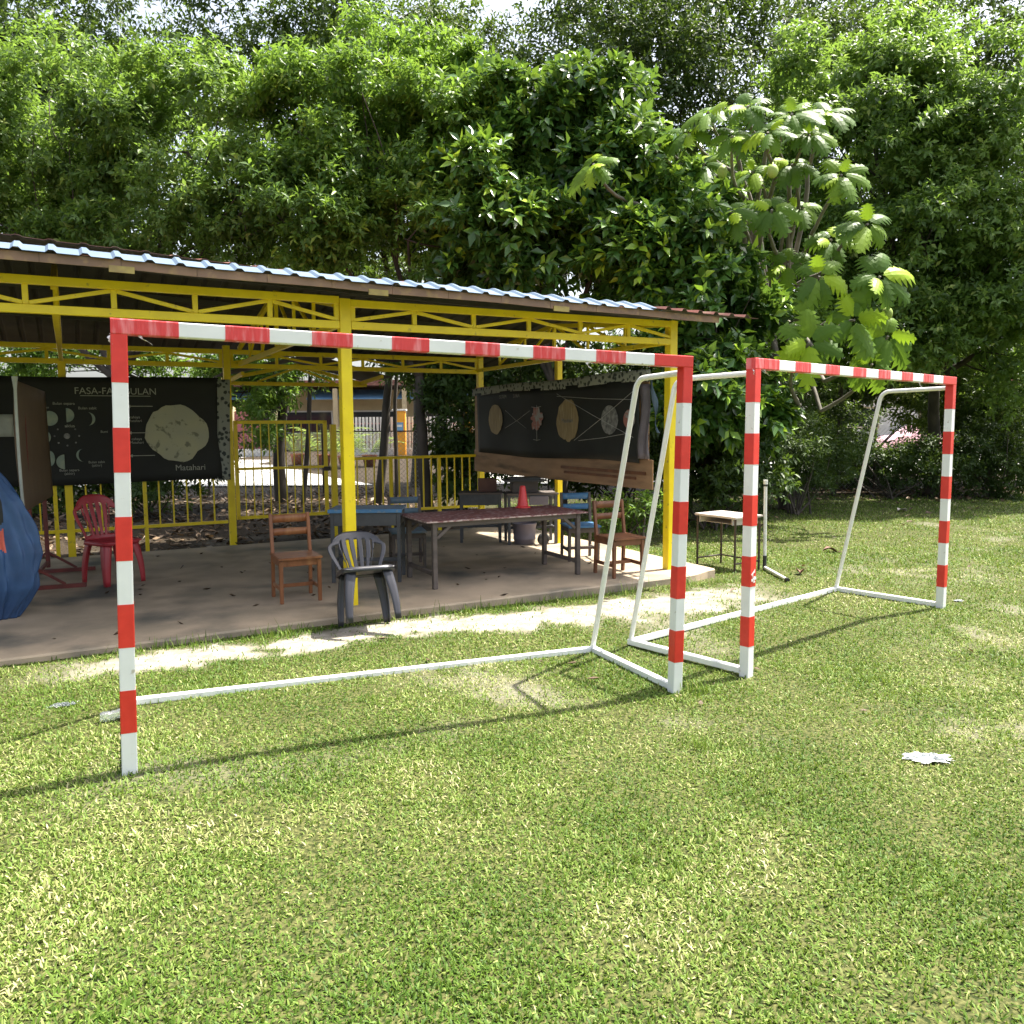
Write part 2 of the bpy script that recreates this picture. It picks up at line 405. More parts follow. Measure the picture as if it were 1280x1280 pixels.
me.materials.append(lawnmat())

# grass blades -----------------------------------------------------
M['grass'] = leafmat('grass_blade', [(0, (.046, .100, .012)), (.40, (.100, .172, .022)), (.70, (.19, .26, .055)), (.86, (.34, .35, .13)), (1, (.48, .44, .25))],
                     rough=.55, spec=.22, transl=.22, tcol=(.32, .45, .05))
def grass_points(y0, y1, dens, pad=2.2):
    area_w = 2 * (y1 * .74 + pad)
    n = int(dens * (y1 - y0) * area_w)
    x = rng.uniform(-area_w / 2, area_w / 2, n); y = rng.uniform(y0, y1, n)
    k = np.abs(x) < y * .74 + pad
    return x[k], y[k]
px_, py_ = [], []
for y0, y1, d in ((.7, 1.6, 7000), (1.6, 3.0, 17000), (3.0, 4.2, 12500), (4.2, 5.6, 8200), (5.6, 7.5, 4800), (7.5, 11, 2300), (11, 19.5, 900)):
    a, b = grass_points(y0, y1, d); px_.append(a); py_.append(b)
gx_ = np.concatenate(px_); gy_ = np.concatenate(py_)
t_, n_ = tn(gx_, gy_)
keep = ~((n_ > 6.40) & (n_ < 11.5) & (t_ < 6.05))
keep &= ~((n_ > 11.4) & (t_ < 7.5))
sm = sand_mask(gx_, gy_); keep &= rng.random(len(gx_)) > np.clip(sm * 1.02, 0, .95)
lm = litter_mask(gx_, gy_); keep &= rng.random(len(gx_)) > lm * .85
clump = fbm(gx_, gy_, .35, 3); keep &= rng.random(len(gx_)) < .10 + 1.5 * clump
gx_, gy_ = gx_[keep], gy_[keep]
def blades(x, y, L, W, lean, name, mat, rnd):
    N = len(x); z = ground_z(x, y) - .006
    az = rng.uniform(0, 2 * np.pi, N); D = np.stack([np.cos(az), np.sin(az), np.zeros(N)], -1)
    s = np.stack([-np.sin(az), np.cos(az), np.zeros(N)], -1)
    tw = rng.normal(0, .5, N)[:, None]; s = unit(s + np.array([0, 0, 1]) * tw * .5)
    P = np.stack([x, y, z], -1); up = np.array([0, 0, 1.0])
    th = lean[:, None]
    d1 = D * np.sin(th * .6) + up * np.cos(th * .6); d2 = D * np.sin(th * 1.2) + up * np.cos(th * 1.2)
    m_ = P + d1 * (L * .5)[:, None]; e_ = m_ + d2 * (L * .5)[:, None]
    w = (W / 2)[:, None]
    V = np.stack([P - s * w * .75, P + s * w * .75, m_ + s * w, m_ - s * w, e_ + s * w * .22, e_ - s * w * .22], 1)
    return np_mesh(name, V, [(0, 1, 2, 3), (3, 2, 4, 5)], mat, rnd)
far = 1 + np.clip((gy_ - 4) / 7, 0, 1.3)
Ng = len(gx_)
tone = np.clip(fbm(gx_, gy_, .5, 3) * .85 - .12 + rng.normal(.14, .22, Ng) + .3 * bare_spots(gx_, gy_), 0, 1)
gl = (rng.uniform(.012, .036, Ng)) * (.75 + .5 * fbm(gx_, gy_, .6, 2)) * far ** .45
blades(gx_, gy_, gl, rng.uniform(.0042, .0080, Ng) * far, np.clip(rng.normal(.98, .42, Ng), .05, 1.65), 'grass', M['grass'], tone)
tag(bpy.data.objects['grass'], kind='stuff')
print('grass blades', Ng)
# taller weeds along the slab edge and a few tussocks
wx, wy = [], []
for c in [(t, 6.36 - .05 * (i % 3)) for i, t in enumerate(np.arange(-.2, 6.2, .11))]:
    if fbm(c[0] * 1.0, 3.0, .7, 2) < .42 and c[0] < 3.2: continue
    p_ = S(c[0], c[1]); k = rng.integers(10, 34)
    wx += list(p_[0] + rng.normal(0, .06, k)); wy += list(p_[1] + rng.normal(0, .035, k))
for (u, v, Y, k, sp) in ((372, 790, 6.25, 60, .10), (872, 860, 5.0, 70, .05), (1085, 838, 5.2, 40, .06), (880, 925, 4.1, 40, .05), (255, 800, 5.8, 24, .05)):
    p_ = at(u, v, Y); wx += list(p_[0] + rng.normal(0, sp, k)); wy += list(p_[1] + rng.normal(0, sp * .6, k))
wx = np.array(wx); wy = np.array(wy); Nw = len(wx)
wo = blades(wx, wy, rng.uniform(.03, .10, Nw) * (1 + .9 * (rng.random(Nw) < .05)), rng.uniform(.004, .008, Nw), np.clip(rng.normal(.55, .3, Nw), .05, 1.2), 'weeds', M['grass'], np.clip(rng.normal(.42, .22, Nw), 0, 1))
tag(wo, kind='stuff')

# fallen leaves -------------------------------------------------------
M['dry_leaf'] = leafmat('dry_leaf', [(0, (.05, .030, .017)), (.6, (.12, .075, .04)), (.9, (.26, .18, .11)), (1, (.42, .37, .30))], rough=.7, transl=.1, tcol=(.4, .25, .1))
def flat_leaves(x, y, L, W, rnd, name, lift=.012):
    N = len(x); z = ground_z(x, y) + lift + rng.uniform(0, .03, N)
    az = rng.uniform(0, 6.283, N); tl = rng.normal(0, .35, N)
    D = unit(np.stack([np.cos(az), np.sin(az), tl], -1)); s = unit(np.stack([-np.sin(az), np.cos(az), rng.normal(0, .3, N)], -1))
    P = np.stack([x, y, z], -1); up = np.array([0, 0, 1.0])
    m_ = P + D * (L * .5)[:, None] - up * (L * .12)[:, None]
    V = np.stack([P, m_ + s * (W / 2)[:, None] + up * (L * .16)[:, None], P + D * L[:, None], m_ - s * (W / 2)[:, None] + up * (L * .16)[:, None], m_], 1)
    return np_mesh(name, V, [(0, 4, 2, 1), (0, 3, 2, 4)], M['dry_leaf'], rnd)
tt = rng.uniform(-7, 7, 5200); nn = rng.uniform(11.3, 21, 5200)
P1 = E_T[None] * tt[:, None] + E_N[None] * nn[:, None]
X2 = rng.uniform(2.5, 19, 3200); Y2 = rng.uniform(13, 21, 3200)
k2 = rng.random(3200) < litter_mask(X2, Y2) * .95 + .045
LX = np.concatenate([P1[:, 0], X2[k2]]); LY = np.concatenate([P1[:, 1], Y2[k2]])
nl = len(LX)
lo_ = flat_leaves(LX, LY, rng.uniform(.07, .19, nl), rng.uniform(.04, .10, nl), rng.random(nl), 'fallen_leaves')
tag(lo_, kind='stuff')

fx = rng.uniform(-.5, 5.8, 46); fn = 6.5 + 4.6 * rng.random(46)
FPX = E_T[None] * fx[:, None] + E_N[None] * fn[:, None]
gxl = rng.uniform(-2, 6, 60); gyl = rng.uniform(3.5, 12, 60)
def loose(x, y, zz, name):
    o = flat_leaves(x, y, rng.uniform(.03, .09, len(x)), rng.uniform(.02, .05, len(x)), rng.random(len(x)) * .72, name, 0)
    co_ = np.zeros(len(o.data.vertices) * 3, np.float32); o.data.vertices.foreach_get('co', co_); co_ = co_.reshape(-1, 5, 3)
    co_[:, :, 2] += (zz - co_[:, :, 2].min(1) + .002)[:, None]; o.data.vertices.foreach_set('co', co_.reshape(-1)); o.data.update()
    return tag(o, kind='stuff')
loose(FPX[:, 0], FPX[:, 1], np.full(46, FLOOR), 'leaf_bits_on_floor')
loose(gxl, gyl, ground_z(gxl, gyl) + .012, 'leaf_bits_on_lawn')
# ------------------------------------------------------------------ concrete floor
def slab():
    mb = MB(); edge = []
    ts = np.arange(-6.0, 6.01, .12)
    for t in ts:
        n = 6.46 - .055 * (1 - sstep(.2, 2.0, t)) + .16 * sstep(5.3, 6.0, t) ** 2 + .018 * (vnoise(t, 0, .35) - .5) + .012 * (vnoise(t, 5, .12) - .5)
        edge.append((t, float(n)))
    right = [(6.02 + .03 * (vnoise(n, 9, .4) - .5), n) for n in np.arange(6.9, 11.1, .3)]
    poly = edge + right + [(6.0, 11.12), (-6.0, 11.12)]
    k = len(poly)
    top = [S(t, n, FLOOR) for t, n in poly]; ch = [S(t, n - .012 if n < 6.9 else n, FLOOR - .014) for t, n in poly]
    bot = [S(t, n - .015 if n < 6.9 else n, -.25) for t, n in poly]
    mb.add(top + ch + bot, [tuple(range(k))] + [(i, i + k, (i + 1) % k + k, (i + 1) % k) for i in range(k)] + [(i + k, i + 2 * k, (i + 1) % k + 2 * k, (i + 1) % k + k) for i in range(k)])
    o = mb.build('concrete_floor', M['concrete']); return tag(o, kind='structure')
slab()

# ------------------------------------------------------------------ goals
T = .067; GW, GH = 3.16, 2.08
def bands(total, corner, inner=.2, k=13):
    return None
def striped(mb, a, b, cuts, mats, w, up):
    """square tube from a to b with material bands; rounded corners"""
    a = Vector(a); b = Vector(b); d = (b - a).normalized(); up = Vector(up)
    x = d.cross(up).normalized(); y = x.cross(d).normalized(); L = (b - a).length
    h = w / 2; c = .005
    prof = [(-h + c, -h), (h - c, -h), (h - c * .3, -h + c * .3), (h, -h + c), (h, h - c), (h - c * .3, h - c * .3), (h - c, h), (-h + c, h), (-h + c * .3, h - c * .3), (-h, h - c), (-h, -h + c), (-h + c * .3, -h + c * .3)]
    n = len(prof)
    for i in range(len(cuts) - 1):
        g = .0012 if mats[i] else 0.0                     # tape sits a little proud of the paint
        vs = []
        for q in (cuts[i], cuts[i + 1]):
            for px, py in prof: vs.append(a + d * q + x * px * (1 + g / h) + y * py * (1 + g / h))
        fs = [(j, (j + 1) % n, (j + 1) % n + n, j + n) for j in range(n)] + [tuple(reversed(range(n))), tuple(range(n, 2 * n))]
        mb.add(vs, fs, mats[i])
def make_goal(name, label, loc, yaw, roll, wrapped, torn=None, arm=.47):
    root = thing(name, label, 'goal', loc, yaw, 'handball goals standing on the lawn')
    root.rotation_euler = (0, roll, yaw)
    h = T / 2
    for k, x in enumerate((h, GW - h)):
        mb = MB(); cuts = [-.02] + [.2 * i for i in range(1, 10)] + [GH - T - .001]
        ms = [i % 2 for i in range(10)]                   # white at the foot, red at the top
        striped(mb, (x, h, 0), (x, h, 1), cuts, ms, T, (0, 1, 0))
        post = mb.build('post', [M['white_paint'], M['red_tape']], root)
        if torn == k:
            tb = MB(); r2 = np.random.default_rng(5)
            for s_ in range(9):
                cx_ = x + r2.uniform(-.022, .02); cz = .66 + r2.uniform(-.03, .05); a_ = r2.uniform(0, 3)
                tb.box((cx_, -.0022 - .0004 * s_, cz), (.004 + .012 * r2.random(), .0012, .05 * r2.random() + .012), M=Matrix.Rotation(a_, 3, 'Y'))
            tb.build('tape_scar', M['ink_white'], post)
    mb = MB(); cuts = [0, .28] + [.28 + .2 * i for i in range(1, 13)] + [GW - .28, GW]
    ms = [1] + [0 if i % 2 == 0 else 1 for i in range(13)] + [1]
    if wrapped == 'left': ms = [1 if m and i > 12 else (2 if m else 0) for i, m in enumerate(ms)]
    striped(mb, (0, h, GH - h), (1, h, GH - h), cuts, ms, T, (0, 0, 1))
    cb = mb.build('crossbar', [M['white_paint'], M['red_tape'], M['red_wrap']], root)
    # loose ends of the plastic tape
    r3 = np.random.default_rng(len(label))
    for (x, z, dx) in ((.004, GH - T - .004, -.004), (2.42, GH - T, .01), (.10, GH - T, .03)):
        fl = MB(); fl.grid(lambda u, v: (x + dx * v * 2 + u * .018 - .009 + .006 * math.sin(9 * v), h * .4 - .01 * v + .006 * math.sin(7 * v + 4 * u), z + .006 - v * .035 * (1 + .4 * u)), 3, 5)
        fl.build('tape_end', M['ink_white'], cb, solid=.0008)
    D = 1.057
    for x in (.03, GW - .03):
        mb = MB(); mb.beam((x, T - .001, .028), (x, D, .028), .045, .045); mb.build('side_bar', M['white_paint'], root, bevel=.006)
        pts = [(x, .066, 1.985), (x, arm, 1.975)]
        for q in range(1, 8):                              # bend
            a = q / 7 * R(73); r_ = .10
            pts.append((x, arm + r_ * math.sin(a), 1.975 - r_ * (1 - math.cos(a))))
        e = pts[-1]; pts += [(x, e[1] + (1.035 - e[1]) * f, e[2] + (.045 - e[2]) * f) for f in (.25, .5, .75, 1)]
        mb = MB(); mb.tube(pts, .0185, 12); mb.build('net_arm', M['white_pipe'], root)
    mb = MB(); mb.beam((.053, D - .022, .027), (GW - .053, D - .022, .027), .042, .042); mb.build('back_bar', M['white_paint'], root, bevel=.006)
    return root
M['ink_white'] = pmat('white_tape', (.78, .76, .76), (.70, .60, .60), scale=30, rough=.4)
make_goal('handball_goal', 'larger nearer red and white striped handball goal in front of the open shelter', (-1.8054, 3.6407, 0.0), .439, .0245, 'left')
make_goal('handball_goal', 'red and white striped goal farther right with a white scrape on its left post', (1.5443, 5.2688, -.0676), .7106, .0073, 'left', torn=0, arm=.57)

# ------------------------------------------------------------------ the shelter
SO = S(2.0, 9.0, FLOOR)
sh = thing('open_shelter', 'long open shelter of yellow steel posts and lattice beams under a rusty red metal roof', 'shelter', SO, YAW)
def L3(t, n, z): return (t - 2.0, n - 9.0, z - FLOOR)
PW = .095
NF, NB = 6.85, 11.40
TOPZ = 2.66
def post(t, n, z0, z1, w=PW):
    mb = MB(); mb.box(L3(t, n, (z0 + z1) / 2), (w, w, z1 - z0)); return mb.build('post', M['yellow'], sh, bevel=.004)
for t in (-4.9, -1.41, 2.08, 5.57): post(t, NF, FLOOR - .02, TOPZ)
post(5.57, 9.1, FLOOR - .02, 2.41, .075); post(5.57, NB, -.2, TOPZ, .085)
for t in (-3.6, 1.86): post(t, NB, -.12, TOPZ, .085)
post(-.05, NB, -.14, 2.41, .085)
def lattice(name, a, b, n, z0, z1, k, start_up=True, ch=.062):
    """lattice beam along t from a to b at depth n: two chords, uprights and diagonals"""
    mb = MB(); y = n - 9.0
    mb.beam(L3(a, n, z1 - ch / 2), L3(b, n, z1 - ch / 2), .05, ch); mb.beam(L3(a, n, z0 + ch / 2), L3(b, n, z0 + ch / 2), .05, ch)
    st = (b - a) / k
    for i in range(k + 1):
        t = a + st * i
        if i in (0, k): t += .02 if i == 0 else -.02
        mb.beam(L3(t, n + .002, z0 + ch), L3(t, n + .002, z1 - ch), .04, .03, up=(0, 1, 0))
    for i in range(k):
        up = (i % 2 == 0) == start_up
        t0, t1 = a + st * i + .02, a + st * (i + 1) - .02
        za, zb = (z0 + ch + .012, z1 - ch - .012) if up else (z1 - ch - .012, z0 + ch + .012)
        mb.beam(L3(t0, n - .004, za), L3(t1, n - .004, zb), .026, .03)
    return mb.build(name, M['yellow'], sh, bevel=.003, seg=1)
for a, b in ((-4.85, -1.46), (-1.36, 2.03), (2.13, 5.58)): lattice('lattice_beam', a, b, NF - .02, 2.41, 2.675 if a < 2 else 2.655, 6)
for a, b in ((-3.55, 1.81), (1.91, 5.53)): lattice('lattice_beam', a, b, NB, 2.37, 2.61, 8 if a < 0 else 6)
# gable frames across
EAVE_N, RIDGE_N, BEAVE_N = 6.31, 9.12, 11.62
def eave_z(t): return 2.737 - .016 * (t - .4)
def ridge_z(t): return eave_z(t) + 2.76 * (.165 - .012 * (t + .4)) + .06
def frame(t):
    mb = MB(); zr = ridge_z(t) - .12
    mb.beam(L3(t, NF + .05, 2.44), L3(t, NB - .05, 2.42), .045, .05)
    for n0 in (NF + .05, NB - .05):
        mb.beam(L3(t, n0, 2.62), L3(t, RIDGE_N, zr), .045, .05)
    mb.beam(L3(t, RIDGE_N, 2.46), L3(t, RIDGE_N, zr - .02), .04, .04)
    for s_, n0 in ((1, NF), (-1, NB)):
        for f in (.33, .66):
            nn_ = n0 + (RIDGE_N - n0) * f; zz = 2.62 + (zr - 2.62) * f
            mb.beam(L3(t + .003, nn_, 2.46), L3(t + .003, nn_, zz - .02), .03, .03)
            n2 = n0 + (RIDGE_N - n0) * (f + .3)
            mb.beam(L3(t - .004, nn_, 2.46), L3(t - .004, n2, 2.62 + (zr - 2.62) * (f + .3) - .03), .028, .028)
    return mb.build('gable_frame', M['yellow'], sh, bevel=.003, seg=1)
for t in (-3.55, -.05, 2.02, 5.52): frame(t)
for n_p, nm in ((7.6, 'purlin'), (8.4, 'purlin'), (9.9, 'purlin'), (10.8, 'purlin')):
    f = (n_p - EAVE_N) / (RIDGE_N - EAVE_N) if n_p < RIDGE_N else (BEAVE_N - n_p) / (BEAVE_N - RIDGE_N)
    mb = MB(); mb.beam(L3(-6, n_p, eave_z(-6) + (ridge_z(-6) - eave_z(-6)) * f - .045), L3(6.0, n_p, eave_z(6) + (ridge_z(6) - eave_z(6)) * f - .045), .04, .05)
    mb.build('purlin', M['roof_under'], sh)
def sheet(name, t0, t1, n0, n1, lift, mat, slope_n=EAVE_N, ridge=RIDGE_N, sag=0.0, pitch=.2, seed=0, zf=None, rib=.026):
    """ribbed metal sheet between depth n0 and n1"""
    prof = []; t = t0
    while t < t1 - 1e-6:
        for dt, h in ((0, 0), (.115, 0), (.135, rib), (.165, rib), (.185, 0)):
            if t + dt <= t1: prof.append((t + dt, h))
        t += pitch
    prof.append((t1, 0))
    def zz(t, n):
        if zf: return zf(t, n)
        f = (n - slope_n) / (ridge - slope_n)
        return eave_z(t) + (ridge_z(t) - eave_z(t)) * f + lift
    rows = 6; mb = MB(); vs = []
    for j in range(rows + 1):
        n = n0 + (n1 - n0) * j / rows
        for t, h in prof:
            jn = n + (.02 * (vnoise(t, seed, .7) - .5) if j == 0 else 0)
            vs.append(L3(t, jn, zz(t, n) + h + sag * (vnoise(t, n + seed, .5) - .5)))
    k = len(prof); nv = len(vs)
    fs = [(j * k + i, j * k + i + 1, (j + 1) * k + i + 1, (j + 1) * k + i) for j in range(rows) for i in range(k - 1)]
    mb.add(vs, fs, 0)
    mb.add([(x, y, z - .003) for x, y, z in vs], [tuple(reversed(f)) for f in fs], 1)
    rim = [(i, i + 1) for i in range(k - 1)]
    mb.add(vs[:k] + [(x, y, z - .003) for x, y, z in vs[:k]], [(i, i + k, i + 1 + k, i + 1) for i in range(k - 1)], 0)
    en = [vs[j * k + k - 1] for j in range(rows + 1)]
    mb.add(en + [(x, y, z - .003) for x, y, z in en], [(j, j + rows + 1, j + rows + 2, j + 1) for j in range(rows)], 0)
    return mb.build(name, [mat, M['roof_under']], sh)
def red_lip(t): return float(np.interp(t, [-6, -.4, 1.7, 5.2], [.175, .150, .088, .085]))
sheet('roof_sheet', -6.0, 5.0, 6.58, RIDGE_N, 0, M['roof_red'], sag=.012, rib=.010, zf=lambda t, n: eave_z(t) + red_lip(t) + (ridge_z(t) + .03 - eave_z(t) - red_lip(t)) * (n - 6.58) / (RIDGE_N - 6.58))
sheet('roof_sheet', -6.0, 5.02, EAVE_N, 6.68, 0, M['roof_light'], sag=.010, seed=4, rib=.018, zf=lambda t, n: eave_z(t) + .006 + .082 * min(1, (n - EAVE_N) / .24))
sheet('roof_sheet', 4.92, 6.22, EAVE_N - .03, RIDGE_N, 0, M['roof_red'], sag=.012, seed=8, zf=lambda t, n: eave_z(t) + .012 + .05 * min(1, (n - EAVE_N + .03) / .3) + (ridge_z(t) - eave_z(t) - .03) * max(0, n - 6.6) / (RIDGE_N - 6.6))
sheet('roof_sheet', -6.0, 6.22, 12.15, RIDGE_N, 0, M['roof_red'], seed=2, zf=lambda t, n: eave_z(t) - .10 + (ridge_z(t) + .02 - eave_z(t) + .10) * (12.15 - n) / (12.15 - RIDGE_N))
mb = MB(); mb.beam(L3(-6, RIDGE_N, ridge_z(-6) + .055), L3(6.2, RIDGE_N, ridge_z(6.2) + .055), .22, .02); mb.build('ridge_cap', M['roof_red'], sh)
mb = MB()
for i in range(24):
    a, b = -6 + .49 * i, -6 + .49 * (i + 1) - .003
    mb.beam(L3(a, EAVE_N + .035, eave_z(a) - .027 + .005 * math.sin(i * 2.1)), L3(b, EAVE_N + .035, eave_z(b) - .027 + .005 * math.sin(i * 2.1 + 2)), .012, .060)
mb.build('fascia', M['fascia'], sh)
for t in (.36, 2.2, 3.9):
    mb = MB(); mb.beam(L3(t - .07, EAVE_N + .025, eave_z(t) - .058), L3(t + .09, EAVE_N + .025, eave_z(t) - .060), .012, .045); mb.build('bracket', M['yellow_old'], sh)
# small low gable over the gate
pg = MB(); n_g = 12.4
pg.beam(L3(2.02, n_g, 2.22), L3(4.05, n_g, 2.22), .05, .055)
pg.beam(L3(1.95, n_g, 2.27), L3(3.02, n_g, 2.50), .05, .055); pg.beam(L3(3.02, n_g, 2.50), L3(4.10, n_g, 2.22), .05, .055)
pg.beam(L3(2.45, n_g + .01, 2.25), L3(3.02, n_g + .01, 2.46), .03, .03); pg.beam(L3(3.02, n_g + .01, 2.46), L3(3.6, n_g + .01, 2.25), .03, .03)
for t in (2.06, 4.0): pg.beam(L3(t, NB - .02, 2.30), L3(t, n_g, 2.25), .04, .05)
pg.build('gate_gable', M['yellow'], sh, bevel=.003, seg=1)
pr = MB()
pr.add([L3(1.85, NB + .1, 2.33), L3(3.02, NB + .1, 2.60), L3(3.02, n_g + .3, 2.57), L3(1.85, n_g + .3, 2.30)], [(0, 1, 2, 3)]); pr.add([L3(3.02, NB + .1, 2.60), L3(4.2, NB + .1, 2.30), L3(4.2, n_g + .3, 2.28), L3(3.02, n_g + .3, 2.57)], [(0, 1, 2, 3)])
pr.build('gate_roof', M['roof_under'], sh, solid=.004)

# ------------------------------------------------------------------ yellow fences and the gate
def bar_fence(label, t0, t1, n, ztop, zbot, step, wide_every, base_t):
    root = thing('yellow_fence', label, 'fence', S(base_t, n, -.05), YAW)
    o = lambda t, z: (t - base_t, 0, z + .05)
    for z in (ztop, zbot):
        mb = MB(); mb.beam(o(t0, z), o(t1, z), .04, .04); mb.build('rail', M['yellow'], root, bevel=.004)
    k = int(round((t1 - t0) / step)); bars = MB()
    for i in range(1, k):
        t = t0 + (t1 - t0) * i / k
        if i % wide_every == 0: 
            pm = MB(); pm.beam(o(t, -.15), o(t, ztop + .02), .045, .045, up=(0, 1, 0)); pm.build('fence_post', M['yellow'], root)
        else: bars.beam(o(t, zbot), o(t, ztop), .018, .018, up=(0, 1, 0))
    bars.build('bars', M['yellow'], root)
    return root
bar_fence('yellow barred fence along the back of the shelter, behind the black moon banner', -4.2, 1.80, NB - .01, 1.13, .335, .165, 6, -1.2)
bar_fence('waist high yellow barred fence between the gate and the back corner post', 3.34, 5.50, NB - .01, 1.13, .355, .125, 6, 4.4)
gt = thing('yellow_gate', 'tall closed yellow barred gate in the back of the shelter beside the moon banner', 'gate', S(2.55, NB + .03, -.05), YAW)
go_ = lambda t, z: (t - 2.55, 0, z + .05)
mb = MB()
for z in (1.655, 1.03, .37): mb.beam(go_(1.93, z), go_(3.17, z), .035, .045 if z != 1.03 else .035)
for t in (1.945, 3.155): mb.beam(go_(t, .35), go_(t, 1.675), .05, .035, up=(0, 1, 0))
mb.build('gate_frame', M['yellow'], gt, bevel=.004)
mb = MB()
for i in range(1, 11): mb.beam(go_(1.94 + .1105 * i, .38), go_(1.94 + .1105 * i, 1.64), .014, .014, up=(0, 1, 0))
mb.build('bars', M['yellow'], gt)
mb = MB(); mb.beam(go_(3.27, -.1), go_(3.27, 1.62), .075, .075, up=(0, 1, 0)); mb.build('gate_post', M['yellow'], gt, bevel=.004)
mb = MB(); mb.box(go_(3.17, 1.0), (.10, .05, .06)); mb.build('latch', M['dark_steel'], gt, bevel=.004)

# ------------------------------------------------------------------ lettering helper
def lettering(txt, size, mat, parent, name='lettering', align='CENTER'):
    cu = bpy.data.curves.new(name, 'FONT'); cu.body = txt; cu.size = size; cu.align_x = align; cu.extrude = .0006
    tmp = bpy.data.objects.new(name, cu); COL.objects.link(tmp)
    bpy.context.view_layer.update()
    dg = bpy.context.evaluated_depsgraph_get()
    me = bpy.data.meshes.new_from_object(tmp.evaluated_get(dg)); bpy.data.objects.remove(tmp)
    o = bpy.data.objects.new(name, me); COL.objects.link(o); me.materials.clear(); me.materials.append(mat)
    o.parent = parent; o.rotation_euler = (R(90), 0, 0); return o

# ------------------------------------------------------------------ moon phase banner (hangs on the back fence)
BN = 11.3
bn = thing('moon_banner', 'wide black moon phase banner with a pale sun disc, hung on the back fence', 'banner', S(.5, BN, .9), YAW)
bo = lambda t, z, d=0: (t - .5, -d, z - .9)
mb = MB(); mb.grid(lambda u, v: (-2.6 + u * (1.735 + 2.1) - 0.0, .012 * math.sin(u * 19) * (1 - v) - .008, .012 - .018 * u * 0 + v * (1.315 - .03 * (1 - u)) + .008 * math.sin(u * 9)), 60, 14)
mb.build('sheet', M['banner'], bn, solid=.002)
mb = MB(); mb.grid(lambda u, v: (1.215 + u * .16 + .05 * (v - 1) * 0 - .04 * (1 - v), -.012 + .010 * math.sin(u * 5 + v * 6), .0 + v * 1.31), 6, 14)
mb.build('floral_edge', M['floral'], bn, solid=.002)
def disc(mb, c, r, ragged=0.0, d=.034, seg=40, seed=1, asp=1.0):
    vs = [bo(c[0], c[1], d)]
    for k in range(seg):
        a = k * 2 * math.pi / seg; rr = r * (1 + ragged * (vnoise(math.cos(a) * 3 + seed, math.sin(a) * 3, .8) - .5))
        vs.append(bo(c[0] + rr * math.cos(a) * asp, c[1] + rr * math.sin(a), d))
    mb.add(vs, [(0, 1 + k, 1 + (k + 1) % seg) for k in range(seg)])
mb = MB(); disc(mb, (1.20, 1.525), .36, .16, asp=1.02); mb.build('sun_disc', M['ink_sun'], bn, solid=.002)
def crescent(c, r, ph, name='moon'):
    """ph -1..1 : lit part from the terminator to the limb"""
    m_ = MB(); vs = []; k = 20
    for i in range(k + 1):
        a = -math.pi / 2 + math.pi * i / k
        s_ = 1 if ph >= 0 else -1
        vs.append(bo(c[0] + s_ * r * math.cos(a), c[1] + r * math.sin(a), .034)); vs.append(bo(c[0] + s_ * r * math.cos(a) * (1 - 2 * abs(ph)), c[1] + r * math.sin(a), .034))
    m_.add(vs, [(2 * i, 2 * i + 2, 2 * i + 3, 2 * i + 1) for i in range(k)])
    m_.build(name, M['ink_moon'], bn, solid=.002)
for c, r, ph in (((-.207, 1.712), .088, .86), ((-.03, 1.75), .085, .50), ((.20, 1.705), .080, .20), ((-.29, 1.49), .086, .98), ((-.22, 1.235), .088, -.75), ((-.075, 1.19), .088, -.5), ((.13, 1.265), .078, -.16)): crescent(c, r, ph)
mb = MB(); disc(mb, (-.035, 1.50), .034, .1); mb.build('earth', M['planet_grey'], bn, solid=.002)
for k in range(8):
    a = k * math.pi / 4; mb = MB(); disc(mb, (-.035 + .13 * math.cos(a), 1.50 + .115 * math.sin(a)), .011, 0, seg=8); mb.build('orbit_mark', M['planet_grey'], bn, solid=.002)
def btxt(txt, size, t, z, mat='ink_pale', nm='lettering'):
    o = lettering(txt, size, M[mat], bn, nm); x, y, zz = bo(t, z, .036); o.location = (x, y, zz); return o
btxt('FASA-FASA', .115, .345, 2.005, nm='title_lettering'); btxt('BULAN', .115, .80, 2.005, nm='title_lettering')
btxt('Matahari', .105, 1.345, 1.045, nm='title_lettering')
for s_, z_, t_x, q in (('Bulan separa', .046, -.05, 1.875), ('Bulan sabit', .046, .20, 1.82), ('Bulan', .04, -.25, 1.83), ('siklus', .05, .0, 1.605), ('Bulan sabit\n(akhir)', .042, .27, 1.165), ('Bulan separa\n(akhir)', .042, -.03, 1.075), ('Bumi', .04, .37, 1.535), ('cahaya\nMatahari', .045, .72, 1.71), ('cahaya\nMatahari', .045, .73, 1.44)):
    btxt(s_, z_, t_x, q)
mb = MB(); mb.beam(bo(.13, 1.985, .036), bo(.91, 1.985, .036), .001, .008); mb.build('underline', M['ink_pale'], bn)
for z_ in (1.86, 1.53, 1.245):
    mb = MB(); mb.beam(bo(.66, z_, .0355), bo(.93 if z_ != 1.53 else .86, z_, .0355), .001, .009)
    x, y, zz = bo(.64, z_, .0355); mb.add([(x - .015, y, zz), (x + .035, y, zz + .02), (x + .035, y, zz - .02)], [(0, 2, 1)]); mb.build('arrow', M['ink_pale'], bn)
mb = MB(); mb.grid(lambda u, v: (-1.235 + u * .155, -.020 + .006 * math.sin(u * 6), .60 + v * .26), 4, 4); mb.build('paper_note', M['alu'], bn, solid=.001)

